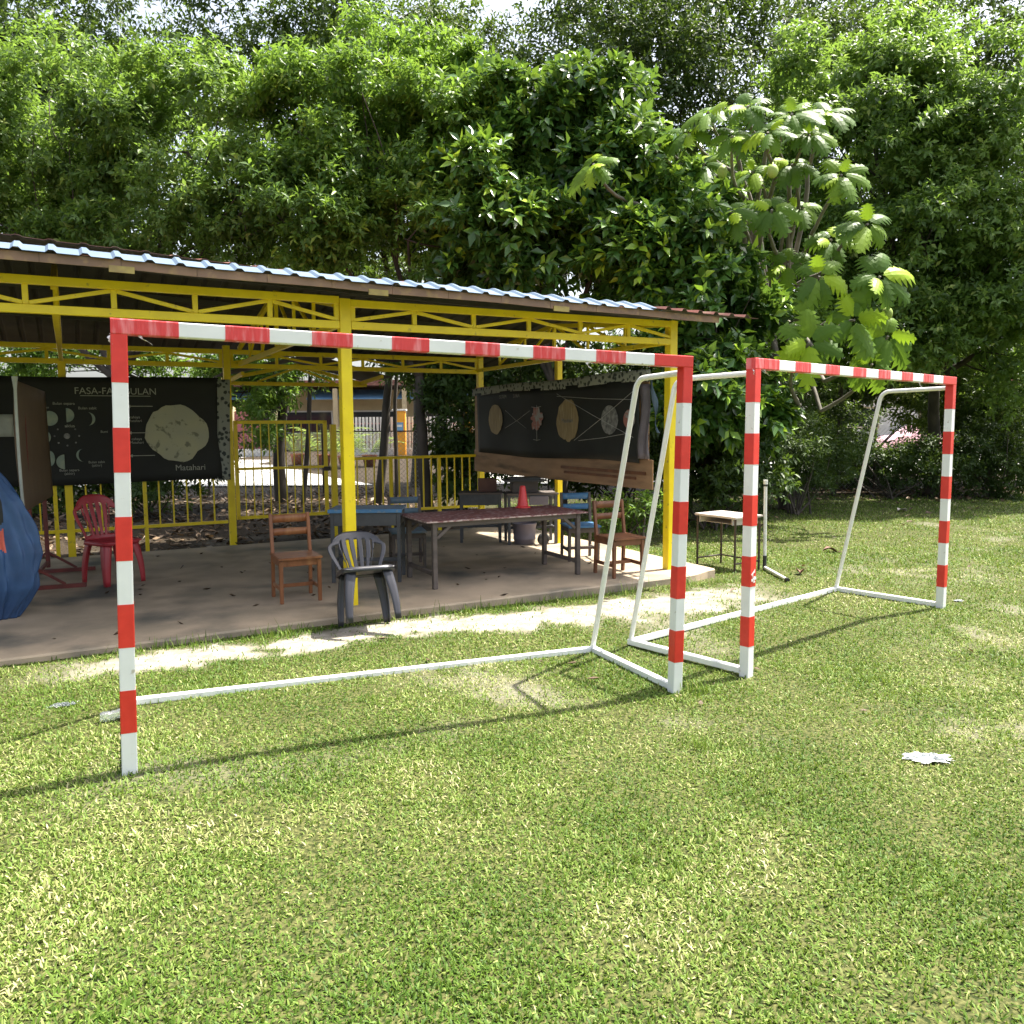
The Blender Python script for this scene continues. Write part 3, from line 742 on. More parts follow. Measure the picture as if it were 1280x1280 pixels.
# ------------------------------------------------------------------ planet board (hangs on the right end posts)
BT = 5.46
pb = thing('planet_board', 'dark planet poster on a brown plywood board hung across the right end of the shelter', 'board', S(BT, 9.2, .9), YAW)
po = lambda n, z, d=0: (-d, n - 9.2, z - .9)
mb = MB(); mb.box(po(9.22, 1.05, -.02), (.018, 4.40, .32)); mb.box(po(9.25, 1.66, -.025), (.012, 4.30, 1.0)); mb.build('plywood_backing', M['plywood'], pb, bevel=.003)
mb = MB(); mb.box(po(8.0, 1.06, -.006), (.012, 1.75, .035)); mb.box(po(8.05, 1.0, -.006), (.012, 1.5, .03)); mb.build('batten', M['wood_brown'], pb, bevel=.003)
mb = MB(); mb.grid(lambda u, v: po(7.22 + u * 4.02, 1.17 + v * (.90) + .03 * (1 - v) * math.sin(u * 8) * .5, .012 + .010 * math.sin(u * 23) * (1 - v) + .01 * v), 60, 10)
mb.build('poster', M['banner'], pb, solid=.002)
mb = MB(); mb.grid(lambda u, v: po(7.02 + u * 4.38, 2.045 + v * (.125 - .02 * u) + .012 * math.sin(u * 11), .026 + .008 * math.sin(u * 31)), 60, 3); mb.build('floral_edge', M['floral'], pb, solid=.002)
mb = MB(); mb.grid(lambda u, v: po(7.03 + u * .20 + .02 * math.sin(v * 7), 1.22 + v * .80, .016 + .015 * math.sin(u * 9 + v * 3)), 8, 12); mb.build('curled_strip', M['pail'], pb, solid=.002)
mb = MB(); mb.grid(lambda u, v: po(6.955 + u * .07 * (1 - .5 * (1 - v)) - .10 * (1 - v) ** 2 + .02 * math.sin(v * 8), 1.50 + v * .58, .02 + .02 * math.sin(v * 9 + u * 2)), 4, 16); mb.build('torn_ribbon', M['roof_light'], pb, solid=.002)
def pdisc(n, z, r, mat, rag=.06, d=.030, seed=1, name='planet'):
    m_ = MB(); seg = 36; vs = [po(n, z, d)]
    for k in range(seg):
        a = k * 2 * math.pi / seg; rr = r * (1 + rag * (vnoise(math.cos(a) * 3 + seed, math.sin(a) * 3, .8) - .5)); vs.append(po(n + rr * math.cos(a), z + rr * math.sin(a), d))
    m_.add(vs, [(0, 1 + (k + 1) % seg, 1 + k) for k in range(seg)]); return m_.build(name, M[mat], pb, solid=.002)
pdisc(10.62, 1.675, .215, 'planet_tan', .12, seed=3); pdisc(9.41, 1.665, .15, 'planet_red', .7, seed=5); pdisc(8.66, 1.645, .255, 'planet_tan', .16, seed=9)
pdisc(7.76, 1.645, .165, 'planet_grey', .06, seed=12); pdisc(7.385, 1.65, .105, 'planet_red', .05, seed=15)
mb = MB()
for a, b in (((10.3, 1.80), (9.7, 1.55)), ((10.3, 1.55), (9.6, 1.78)), ((8.9, 1.98), (7.3, 1.45)), ((8.5, 1.40), (7.25, 1.98)), ((8.9, 1.95), (7.28, 1.86)), ((8.4, 1.40), (7.35, 1.50)), ((9.41, 1.85), (9.41, 1.38)), ((9.55, 1.83), (9.3, 1.83)), ((9.5, 1.40), (9.32, 1.40))):
    mb.tube([po(a[0], a[1], .036), po((a[0] + b[0]) / 2, (a[1] + b[1]) / 2 - .01, .036), po(b[0], b[1], .036)], .0026, 5)
mb.build('string', M['string'], pb)
o = lettering('Matahari', .075, M['planet_grey'], pb); o.location = po(9.0, 1.62, .034); o.rotation_euler = (R(90), 0, R(-90)); o.location = po(8.66, 1.62, .035)
for w_, n_ in (('SISTEM', 10.38), ('SURIA', 9.98)):
    o = lettering(w_, .07, M['planet_grey'], pb, 'title_lettering'); o.rotation_euler = (R(90), 0, R(-90)); o.location = po(n_, 1.97, .030)

# ------------------------------------------------------------------ furniture
def wood_chair(name, label, loc, rz, wood, seatm=None, group=None):
    """front is -y"""
    root = thing(name, label, 'chair', loc, rz, group)
    W_, D_, HS, HB = .37, .38, .395, .755
    for sx in (-1, 1):
        mb = MB(); mb.beam((sx * (W_ / 2 - .018), -D_ / 2 + .02, 0), (sx * (W_ / 2 - .018), -D_ / 2 + .02, HS - .02), .03, .03, up=(0, 1, 0), w2=.036, h2=.036); mb.build('front_leg', wood, root, bevel=.003)
        mb = MB(); x = sx * (W_ / 2 - .016)
        mb.beam((x, D_ / 2 + .005, 0), (x, D_ / 2 - .02, HS), .03, .036, up=(0, 1, 0)); mb.beam((x, D_ / 2 - .02, HS - .002), (x, D_ / 2 + .035, HB), .03, .036, up=(0, 1, 0), h2=.028); mb.build('rear_leg', wood, root, bevel=.003)
    mb = MB(); mb.box((0, -.012, HS + .001), (W_ + .015, D_ + .03, .022)); mb.build('seat', seatm or wood, root, bevel=.006)
    mb = MB()
    for y in (-D_ / 2 + .02,): mb.box((0, y, HS - .042), (W_ - .07, .02, .055))
    for sx in (-1, 1): mb.box((sx * (W_ / 2 - .018), 0, HS - .042), (.02, D_ - .07, .055))
    mb.build('apron', wood, root, bevel=.003)
    for z, h in ((HB - .045, .072), (HB - .165, .062)):
        mb = MB(); y = D_ / 2 - .02 + .055 * (z - HS) / (HB - HS)
        mb.grid(lambda u, v: ((u - .5) * (W_ - .05), y + .012 * (1 - (2 * u - 1) ** 2), z + (v - .5) * h), 8, 1); mb.build('back_rail', seatm or wood, root, solid=.016)
    mb = MB()
    for sx in (-1, 1): mb.box((sx * (W_ / 2 - .018), .0, .125), (.018, D_ - .05, .036))
    mb.box((0, .02, .125), (W_ - .055, .018, .034)); mb.build('stretcher', wood, root, bevel=.003)
    return root
def on_floor(x, y): return (x, y, FLOOR + .001)
wood_chair('wooden_chair', 'orange brown wooden school chair left of the dark plastic chair', on_floor(-1.945, 7.28), R(27), M['wood_orange'])
wood_chair('wooden_chair', 'darker worn brown wooden chair at the right end of the long maroon table', on_floor(1.10, 8.36), R(25), M['wood_brown'])
wood_chair('wooden_chair', 'faded grey blue wooden chair tucked behind the left end of the long table', on_floor(-1.16, 8.98), R(14), M['wood_grey'], M['blue_grey'])
wood_chair('wooden_chair', 'bright blue backed wooden chair behind the right end of the long table', on_floor(.78, 9.36), R(10), M['wood_grey'], M['blue_paint'])

tb = thing('long_table', 'long low table with a flaking maroon top and splayed wooden braces', 'table', on_floor(-.19, 8.33), R(27))
TL_, TD_, TH_ = 1.76, .80, .655
mb = MB(); mb.box((0, 0, TH_ - .009), (TL_, TD_, .018)); mb.build('tabletop', M['maroon'], tb, bevel=.003)
mb = MB()
for y in (-TD_ / 2 - .002, TD_ / 2 + .002): mb.box((0, y, TH_ - .010), (TL_ + .002, .006, .013))
for x in (-TL_ / 2 - .002, TL_ / 2 + .002): mb.box((x, 0, TH_ - .010), (.006, TD_ + .01, .013))
mb.build('worn_edge', M['edge_white'], tb)
mb = MB()
for y in (-TD_ / 2 + .05, TD_ / 2 - .05): mb.box((0, y, TH_ - .043), (TL_ - .14, .03, .048))
for x in (-TL_ / 2 + .09, TL_ / 2 - .09): mb.box((x, 0, TH_ - .043), (.03, TD_ - .14, .046))
mb.build('table_frame', M['wood_grey'], tb, bevel=.003)
for sx in (-1, 1):
    for sy in (-1, 1):
        x, y = sx * (TL_ / 2 - .09), sy * (TD_ / 2 - .05)
        mb = MB(); mb.box((x, y, (TH_ - .02) / 2), (.044, .048, TH_ - .022)); mb.beam((x - sx * .03, y + .004, TH_ - .17), (x - sx * .17, y + .004, TH_ - .055), .026, .03); mb.build('leg', M['wood_grey'], tb, bevel=.003)
    mb = MB(); mb.box((sx * (TL_ / 2 - .09), 0, .14), (.03, TD_ - .15, .04)); mb.build('stretcher', M['wood_grey'], tb, bevel=.003)
cn = thing('traffic_cone', 'small red plastic cone standing on the far edge of the maroon table', 'cone', (.115, 8.80, FLOOR + TH_ + .002), R(27))
mb = MB(); mb.lathe([(.020, .232), (.024, .236), (.030, .226), (.060, .03), (.064, .018), (.082, .012), (.085, .006), (.084, 0), (.060, 0), (.018, .22)], 28); mb.build('cone_body', M['cone'], cn)
mb = MB(); mb.lathe([(.019, .231), (.001, .231)], 20); mb.build('cone_mouth', M['black_rubber'], cn)

def desk(name, label, loc, rz, w, d, h, top, body, shelf=True, edge=None, panel=.14):
    root = thing(name, label, 'desk', loc, rz)
    mb = MB(); mb.box((0, 0, h - .011), (w, d, .022)); mb.build('desktop', top, root, bevel=.003)
    if edge:
        mb = MB(); mb.box((0, -d / 2 - .002, h - .016), (w + .004, .006, .036)); mb.build('edge_band', edge, root, bevel=.002)
    for sx in (-1, 1):
        for sy in (-1, 1):
            mb = MB(); mb.box((sx * (w / 2 - .035), sy * (d / 2 - .035), (h - .022) / 2), (.036, .036, h - .024)); mb.build('leg', body, root, bevel=.003)
    mb = MB(); mb.box((0, -d / 2 + .025, h - .022 - panel / 2 - .001), (w - .11, .016, panel))
    for sx in (-1, 1): mb.box((sx * (w / 2 - .03), 0, h - .022 - panel / 2 - .001), (.014, d - .11, panel))
    mb.build('drawer_panel', body, root, bevel=.002)
    mb = MB()
    mb.box((0, .0, .20), (w - .11, .022, .036))
    for sx in (-1, 1): mb.box((sx * (w / 2 - .035), 0, .20), (.022, d - .10, .034))
    mb.build('stretcher', body, root, bevel=.002)
    return root
desk('school_desk', 'dark desk with a bright blue front edge behind the yellow middle post', on_floor(-1.45, 8.22), R(1.5), .72, .46, .73, M['blue_grey'], M['dark_desk'], edge=M['blue_paint'])
desk('school_desk', 'dark wooden desk in the row at the back, left of the grey pail', on_floor(-.42, 10.90), R(2), .58, .42, .66, M['wood_grey'], M['dark_desk'])
dB = desk('school_desk', 'dark slim legged desk at the back with a tray stacked on top', on_floor(.24, 10.72), R(8), .68, .42, .665, M['wood_grey'], M['dark_desk'], panel=.02)
mb = MB(); mb.box((.08, -.20, .57), (.25, .03, .115)); mb.build('drawer', M['pail'], dB, bevel=.004)
ub = thing('upturned_tray', 'grey upturned tray box stacked on the slim desk by the board', 'box', (.16, 10.80, FLOOR + .667), R(8))
mb = MB(); mb.box((0, 0, .07), (.34, .26, .14)); mb.build('box_body', M['wood_grey'], ub, bevel=.006)
mb = MB(); mb.box((0, 0, .152), (.56, .38, .022)); mb.box((0, 0, .178), (.40, .30, .028)); mb.build('lid', M['dark_desk'], ub, bevel=.006)
cb_ = thing('brown_crate', 'reddish brown crate standing on the dark desk at the back', 'crate', (-.33, 10.98, FLOOR + .662), R(5))
mb = MB()
for sx in (-1, 1): mb.box((sx * .115, 0, .085), (.012, .20, .17)); 
for sy in (-1, 1): mb.box((0, sy * .095, .085), (.22, .012, .17))
mb.box((0, 0, .006), (.22, .19, .012)); mb.build('crate_body', M['crate_brown'], cb_, bevel=.003)
pl = thing('grey_pail', 'round mauve grey pail on the floor under the back desks', 'pail', on_floor(.16, 10.62), 0)
mb = MB(); mb.lathe([(.001, .004), (.125, 0), (.13, .01), (.142, .06), (.148, .07), (.142, .08), (.152, .255), (.160, .26), (.160, .275), (.150, .275), (.132, .03), (.001, .03)], 30); mb.build('pail_body', M['pail'], pl)
mb = MB(); mb.tube([(.158 * math.cos(a), .158 * math.sin(a) - .0, .26 - .10 * math.sin(a)) for a in np.linspace(0, math.pi, 12)], .004, 6); mb.build('handle', M['wire'], pl)
ty = thing('small_tyre', 'small dark wheel lying on edge beside the grey pail', 'wheel', (.40, 10.42, FLOOR), R(20))
mb = MB(); mb.tube([(.055 * math.cos(a), 0, .085 + .055 * math.sin(a)) for a in np.linspace(0, 2 * math.pi, 25)], .028, 10, caps=False); mb.build('tyre', M['black_rubber'], ty)
mb = MB(); mb.tube([(0, -.012, .085), (0, .012, .085)], .034, 16); mb.build('rim', M['wire'], ty)

# plastic chairs --------------------------------------------------------
def plastic_chair(name, label, loc, rz, mat, tilt=0.0, hs=.42, hb=.80, arms=False):
    root = thing(name, label, 'plastic chair', loc, rz)
    root.rotation_euler = (tilt, 0, rz)
    yb = .20                                             # rear feet line stays at the pivot
    def sq(u, v):                                        # seat: rounded, dished
        x = (u - .5) * 2; y = (v - .5) * 2
        k = (1 - .10 * abs(x) ** 4 * abs(y) ** 4)
        return (x * .205 * (1 + .06 * (1 - v)) * k, -.20 + (y + 1) * .20 * k - .0, hs - .028 * (1 - x * x) * (1 - .7 * y * y) - .02 * max(0, -y - .75) * 4 * .6)
    mb = MB(); mb.grid(lambda u, v: (sq(u, v)[0], sq(u, v)[1] - yb, sq(u, v)[2]), 16, 16); mb.build('seat', mat, root, solid=.007)
    def bk(u, v):
        s = (u - .5) * 2
        w = .165 + .075 * sstep(0, .75, v) - .05 * sstep(.78, 1.0, v)
        x = s * w; top = hb - .075 * abs(s) ** 3 * 1.0
        z = hs - .01 + (top - hs + .01) * v
        y = .19 + .10 * v + .03 * v * v - .055 * (s * s) * (.3 + .7 * v)
        return (x, y - yb, z)
    def slot(u, v):
        s = abs((u - .5) * 2)
        if .10 < v < .72 and .64 - .10 * (1 - v) < s < .86: return True
        if not (.10 < v < .80): return False
        k = .52 + .06 * v
        if s > k: return False
        q = ((u - .5) * 2 + k) / (2 * k) * 4 + .5         # slots between the slats
        return abs(q % 1.0 - .5) < .20
    mb = MB(); mb.grid(bk, 72, 26, skip=slot); mb.build('backrest', mat, root, solid=.008)
    # skirt round the seat
    mb = MB(); k = 40; vs = []
    for i in range(k):
        a = 2 * math.pi * i / k; c_, s_ = math.cos(a), math.sin(a)
        f = 1 / (abs(c_) ** 5 + abs(s_) ** 5) ** .2
        for dz, g in ((.004, 1.0), (-.035, 1.03)): vs.append((.205 * f * c_ * g, .20 * f * s_ * g - yb, hs + dz))
    mb.add(vs, [(2 * i, 2 * ((i + 1) % k), 2 * ((i + 1) % k) + 1, 2 * i + 1) for i in range(k)], 0, True); mb.build('seat_rim', mat, root, solid=.006)
    for sx in (-1, 1):
        for fy in (-1, 1):
            x0, y0 = sx * .172, (.165 if fy > 0 else -.165); x1, y1 = sx * .205, (.20 if fy > 0 else -.215)
            mb = MB()
            def leg(u, v):                                # an angle section that tapers to the foot
                w = .078 - .036 * v; a = (u - .5) * 2
                ex = sx * (w * max(0, a) * -1); ey = -fy * (w * max(0, -a))
                bow = math.sin(v * math.pi) * .012
                return (x0 + (x1 - x0) * v + ex + sx * bow, y0 + (y1 - y0) * v + ey - yb + fy * bow, hs - .012 - (hs - .012) * v)
            mb.grid(leg, 6, 8); mb.build('leg', mat, root, solid=.009)
    return root
pz = float(ground_z(-1.27, 6.52))
plastic_chair('plastic_chair', 'dark grey plastic chair tipped back against the yellow middle post', (-1.20, 6.50, pz + .005), R(22), M['plastic_dark'], tilt=R(-17), hs=.42, hb=.79)
plastic_chair('plastic_chair', 'red plastic chair in the shade in front of the moon banner', (-4.18, 8.25, FLOOR + .003), R(57), M['plastic_red'], hs=.43, hb=.87)

# whiteboard stand and canvas at the left ---------------------------------
A_ = np.array([-4.37, 7.30]); B_ = np.array([-5.05, 8.95]); dv = (B_ - A_); ang = math.atan2(dv[1], dv[0]); Lp = float(np.linalg.norm(dv))
ws = thing('display_board', 'brown backed display board on a red brown metal stand at the left edge', 'board', (A_[0], A_[1], FLOOR), ang)
mb = MB(); mb.grid(lambda u, v: (u * Lp + .16 * (1 - v) * u, .0 + .03 * math.sin(v * 3) * (1 - u), .80 + v * (1.17 - .03 * u) - .05 * u * (1 - v) * 0), 10, 8); mb.build('panel', M['hardboard'], ws, solid=.012)
mb = MB(); mb.tube([(-.012 - .05 * math.sin(q * 3.0), 0, .80 + q * 1.20) for q in np.linspace(0, 1, 12)], [.013] * 11 + [.026], 8); mb.build('edge_strip', M['alu'], ws)
for x in (.50, 1.52):
    mb = MB(); mb.beam((x, .030, .06), (x, .030, 1.94), .035, .04, up=(0, 1, 0)); mb.build('upright', M['stand_red'], ws, bevel=.003)
    mb = MB(); mb.beam((x, -.42, .02), (x, .42, .02), .04, .04); mb.beam((x, -.24, .04), (x, .02, .22), .025, .025); mb.beam((x, .26, .04), (x, .04, .22), .025, .025); mb.build('foot', M['stand_red'], ws, bevel=.003)
mb = MB(); mb.beam((.50, .03, .12), (1.52, .03, .12), .03, .03); mb.build('brace', M['stand_red'], ws)
cv = thing('blue_canvas', 'folded blue canvas with an orange triangle slumped at the left edge of the floor', 'canvas', (-4.30, 6.60, FLOOR), 0)
def canv(u, v):
    a = u * 2 * math.pi; z = 1.28 * v
    prof = np.interp(v, [0, .06, .2, .42, .75, .9, 1.0], [.26, .30, .39, .42, .28, .14, .03])
    q = float(fbm(3 * math.cos(a) + 2 * v, 3 * math.sin(a) - .8 * v, .9, 3)) - .5
    f = 1 + .55 * q + .35 * abs(float(vnoise(2.5 * math.cos(a) + v, 2.5 * math.sin(a) + 1.2 * v, .45)) - .5) + .05 * math.sin(4 * a + 5 * v) - .08
    return (prof * f * math.cos(a) + .10 * (v - .4), prof * f * .55 * math.sin(a), z)
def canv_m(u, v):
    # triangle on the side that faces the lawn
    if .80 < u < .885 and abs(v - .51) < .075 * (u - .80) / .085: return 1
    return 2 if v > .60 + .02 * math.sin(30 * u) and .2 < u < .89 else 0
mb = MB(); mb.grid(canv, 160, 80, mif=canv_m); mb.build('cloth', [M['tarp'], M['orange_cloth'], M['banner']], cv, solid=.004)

# pale school desk and pipe on the right -----------------------------------
zd = float(ground_z(2.48, 9.45))
pd = thing('steel_leg_desk', 'pale topped school desk on thin dark steel legs standing on the grass', 'desk', (2.50, 9.42, zd), R(-57))
w_, d_, h_ = .62, .46, .63
mb = MB(); mb.box((0, 0, h_ - .012), (w_, d_, .024)); mb.build('desktop', M['desk_top'], pd, bevel=.004)
mb = MB(); mb.box((0, .05, h_ - .098), (w_ - .13, d_ - .12, .006)); mb.box((0, d_ / 2 - .02, h_ - .062), (w_ - .13, .01, .074))
for sx in (-1, 1): mb.box((sx * (w_ / 2 - .065), .0, h_ - .062), (.012, d_ - .04, .074))
mb.build('book_tray', M['desk_top'], pd, bevel=.002)
for sx in (-1, 1):
    for sy in (-1, 1):
        mb = MB(); mb.tube([(sx * (w_ / 2 - .025), sy * (d_ / 2 - .03), -.01), (sx * (w_ / 2 - .025), sy * (d_ / 2 - .03), h_ - .025)], .013, 10); mb.build('leg', M['dark_steel'], pd)
mb = MB()
for sx in (-1, 1): mb.tube([(sx * (w_ / 2 - .025), -d_ / 2 + .03, .10), (sx * (w_ / 2 - .025), d_ / 2 - .03, .10)], .010, 8)
mb.tube([(-w_ / 2 + .025, d_ / 2 - .03, .10), (w_ / 2 - .025, d_ / 2 - .03, .10)], .010, 8); mb.build('stretcher', M['dark_steel'], pd)
zp = float(ground_z(2.88, 9.25))
pp = thing('pipe_upright', 'white plastic pipe standing upright on a pipe foot beside the pale desk', 'pipe', (2.885, 9.27, zp), 0)
mb = MB(); mb.tube([(0, 0, .09), (-.01, 0, 1.0)], .019, 12); mb.build('upright_pipe', M['pvc'], pp)
mb = MB(); mb.tube([(-.01, 0, .985), (-.0102, 0, 1.035)], .0235, 12); mb.build('cap', M['pvc'], pp)
mb = MB(); mb.tube([(0, 0, .01), (0, 0, .17)], .022, 12); mb.tube([(-.0098, 0, .962), (-.01, 0, .985)], .021, 12); mb.build('joint', M['black_rubber'], pp)
mb = MB(); mb.tube([(0, .0, .032), (.005, -.74, .032)], .019, 12); mb.build('foot_pipe', M['pvc'], pp)
mb = MB(); mb.tube([(.005, -.735, .032), (.005, -.78, .032)], .0225, 12); mb.build('end_plug', M['black_rubber'], pp)

# litter on the grass -------------------------------------------------------
def crumple(name, label, cat, u, v, Y, L, W, H, seed, rz):
    p_ = at(u, v, Y); z = float(ground_z(p_[0], p_[1]))
    m_ = MB()
    def f(a, b):
        ang = 2 * math.pi * a; rr = b ** .8; rad = rr * (.25 + 1.5 * float(fbm(3 * math.cos(ang) + seed, 3 * math.sin(ang), .8, 3)))
        hgt = float(fbm(4 * math.cos(ang) * rr + seed, 4 * math.sin(ang) * rr, .7, 3)) ** 1.5 * (1 - .6 * rr)
        return (rad * L * .62 * math.cos(ang), rad * W * .62 * math.sin(ang), .006 + H * 1.5 * hgt)
    m_.grid(f, 48, 14, sm=False); o = m_.build(name, M['clear_film'] if cat == 'wrapper' else M['clear_plastic'], None, solid=.001, loc=(p_[0], p_[1], z)); o.rotation_euler = (0, 0, rz)
    return tag(o, label, cat)
crumple('plastic_bag', 'crumpled white plastic bag lying on the open grass at the lower right', 'bag', 1164, 962, 3.93, .17, .10, .034, 3, R(-12))
crumple('plastic_wrapper', 'flat clear wrapper on the grass left of the near goal post', 'wrapper', 80, 888, 4.60, .12, .05, .02, 8, R(30))
crumple('plastic_scrap', 'tiny white scrap on the grass just right of the far goal post', 'scrap', 1198, 749, 7.6, .06, .05, .02, 5, R(10))
bp_ = at(141, 906, 4.36); bt = thing('plastic_bottle', 'squashed clear plastic bottle lying beside the foot of the near left post', 'bottle', (bp_[0] + .03, bp_[1], float(ground_z(bp_[0], bp_[1])) + .035), R(32))
mb = MB(); r4 = np.random.default_rng(2); mb.tube([(x, 0, .004 * math.sin(40 * x)) for x in np.linspace(-.09, .065, 12)], [.022, .031, .030, .033, .028, .032, .027, .031, .03, .028, .018, .012], 12); mb.build('bottle_body', M['clear_film'], bt)
mb = MB(); mb.tube([(.066, 0, 0), (.085, 0, 0)], .014, 12); mb.build('cap', M['pvc'], bt)
for k, (u, v, Y, L, lab) in enumerate(((1040, 684, 10.6, .22, 'large dry brown leaf on the grass behind the far goal'), (1128, 637, 15.4, .30, 'pale dry leaf on shaded grass seen left of the far right post'), (1000, 722, 9.0, .16, 'curled brown leaf by the end of the white pipe foot'))):
    p_ = at(u, v, Y); m_ = MB()
    m_.grid(lambda a, b: ((a - .5) * L, (b - .5) * L * .55 * math.sin(math.pi * min(.97, a + .03)) + 0, .02 + .05 * abs(b - .5) + .03 * math.sin(5 * a)), 10, 4)
    o = m_.build('dry_leaf', M['crate_brown'] if k != 1 else M['desk_top'], None, solid=.001, loc=(p_[0], p_[1], float(ground_z(p_[0], p_[1])))); o.rotation_euler = (0, 0, .6 * k); tag(o, lab, 'leaf')

# ------------------------------------------------------------------ trees
UPV = np.array([0, 0, 1.0])
def rand_dir(n):
    v = rng.normal(size=(n, 3)); return unit(v)
def crown_points(clumps, n_twig, sub=26, subr=.36, fill=.55):
    n_twig = int(n_twig * 1.15); sub = int(sub * 1.0); subr *= .90
    """clumps: (centre, (rx,ry,rz)); gives twig bases and outward directions, gathered in tufts with gaps between"""
    vol = np.array([c[1][0] * c[1][2] for c in clumps]); vol = vol / vol.sum()
    P = []; D = []
    for (c, r), wgt in zip(clumps, vol):
        c = np.array(c); r = np.array(r); k = max(40, int(n_twig * wgt))
        ns = max(6, int(sub))
        sd = rand_dir(ns); sr = fill + (1 - fill) * rng.random(ns) ** .6
        sc = c + sd * r * sr[:, None]
        size = (subr * rng.uniform(.6, 1.25, ns))
        pick = rng.integers(0, ns, k)
        d = rand_dir(k); d[:, 2] = np.where(rng.random(k) < .55, np.abs(d[:, 2]), d[:, 2]); d = unit(d)
        rad = rng.random(k) ** .45
        rm = float(np.mean(r))
        p = sc[pick] + d * (size[pick] * rad)[:, None] * np.minimum(r, rm * 1.3) * np.array([1, 1, .75])
        P.append(p); D.append(unit(d * .9 + sd[pick] * .6 + np.array([0, 0, .15])))
    return np.concatenate(P), np.concatenate(D)
def leaf_set(P, D, per, tl, L, W, droop=.25, fold=.12, ang=.9):
    """leaves spiralled along short twigs; returns V (N,5,3)"""
    n = len(P); k = per
    P = np.repeat(P, k, 0); D = np.repeat(D, k, 0)
    i = np.tile(np.arange(k), n); f = (i + .5) / k
    ref = unit(np.cross(D, UPV + .01)); ref2 = np.cross(ref, D)
    a = i * 2.4 + np.repeat(rng.uniform(0, 6.28, n), k)
    rad = ref * np.cos(a)[:, None] + ref2 * np.sin(a)[:, None]
    tlen = np.repeat(rng.uniform(.7, 1.3, n) * tl, k)
    base = P + D * (f * tlen)[:, None]
    ld = unit(D * (.35 + .5 * f)[:, None] + rad * ang + np.array([0, 0, -1]) * rng.uniform(0, 2 * droop, n * k)[:, None] + rng.normal(0, .15, (n * k, 3)))
    nrm = unit(UPV * .62 + D * .62 + rng.normal(0, .42, (n * k, 3))); side = unit(np.cross(ld, nrm)); nrm = np.cross(side, ld)
    LL = (L * rng.uniform(.7, 1.25, n * k))[:, None]; WW = LL * W
    mid = base + ld * LL * .48
    tip = base + ld * LL - nrm * LL * rng.uniform(0, .25, n * k)[:, None]
    return np.stack([base, mid + side * WW * .5 + nrm * LL * fold * .6, tip, mid - side * WW * .5 + nrm * LL * fold * .6, mid - nrm * LL * fold * .3], 1)
LF = [(0, 4, 2, 1), (0, 3, 2, 4)]
M['leaf_fine'] = leafmat('fine_leaf', [(0, (.030, .066, .012)), (.45, (.108, .190, .042)), (.8, (.20, .295, .075)), (1, (.34, .40, .11))], rough=.42, spec=.38, transl=.42)
M['leaf_mid'] = leafmat('mid_leaf', [(0, (.034, .074, .011)), (.45, (.090, .180, .030)), (.85, (.17, .275, .042)), (1, (.32, .40, .06))], rough=.42, spec=.38, transl=.42)
M['leaf_gloss'] = leafmat('glossy_leaf', [(0, (.022, .060, .014)), (.6, (.060, .145, .026)), (.88, (.12, .23, .03)), (.96, (.24, .40, .03)), (1, (.36, .52, .04))], rough=.28, transl=.22)
M['leaf_dark'] = leafmat('dark_leaf', [(0, (.018, .040, .009)), (.6, (.038, .074, .014)), (1, (.085, .13, .022))], spec=.3, rough=.5, transl=.22)
M['leaf_olive'] = leafmat('olive_leaf', [(0, (.040, .070, .018)), (.5, (.080, .130, .026)), (.85, (.15, .20, .035)), (1, (.28, .31, .06))], rough=.42, transl=.38)
M['leaf_bread'] = leafmat('breadfruit_leaf', [(0, (.040, .090, .010)), (.6, (.080, .160, .016)), (.9, (.15, .25, .02)), (1, (.32, .46, .02))], rough=.45, spec=.2, transl=.28, tcol=(.30, .50, .04))
M['fruit'] = pmat('green_fruit', (.26, .36, .06), (.32, .42, .09), scale=60, rough=.6, bump=.5, bscale=80)
def limb(mb, a, b, r0, r1, bend=.12, k=7, seg=8):
    a = np.array(a, float); b = np.array(b, float); L = np.linalg.norm(b - a)
    off = rand_dir(1)[0] * L * bend; pts = []
    for i in range(k + 1):
        f = i / k; pts.append(a + (b - a) * f + off * math.sin(math.pi * f) + rng.normal(0, .012 * L / k * 2, 3) * (0 < i < k))
    mb.tube(pts, [r0 + (r1 - r0) * (i / k) for i in range(k + 1)], seg); return pts
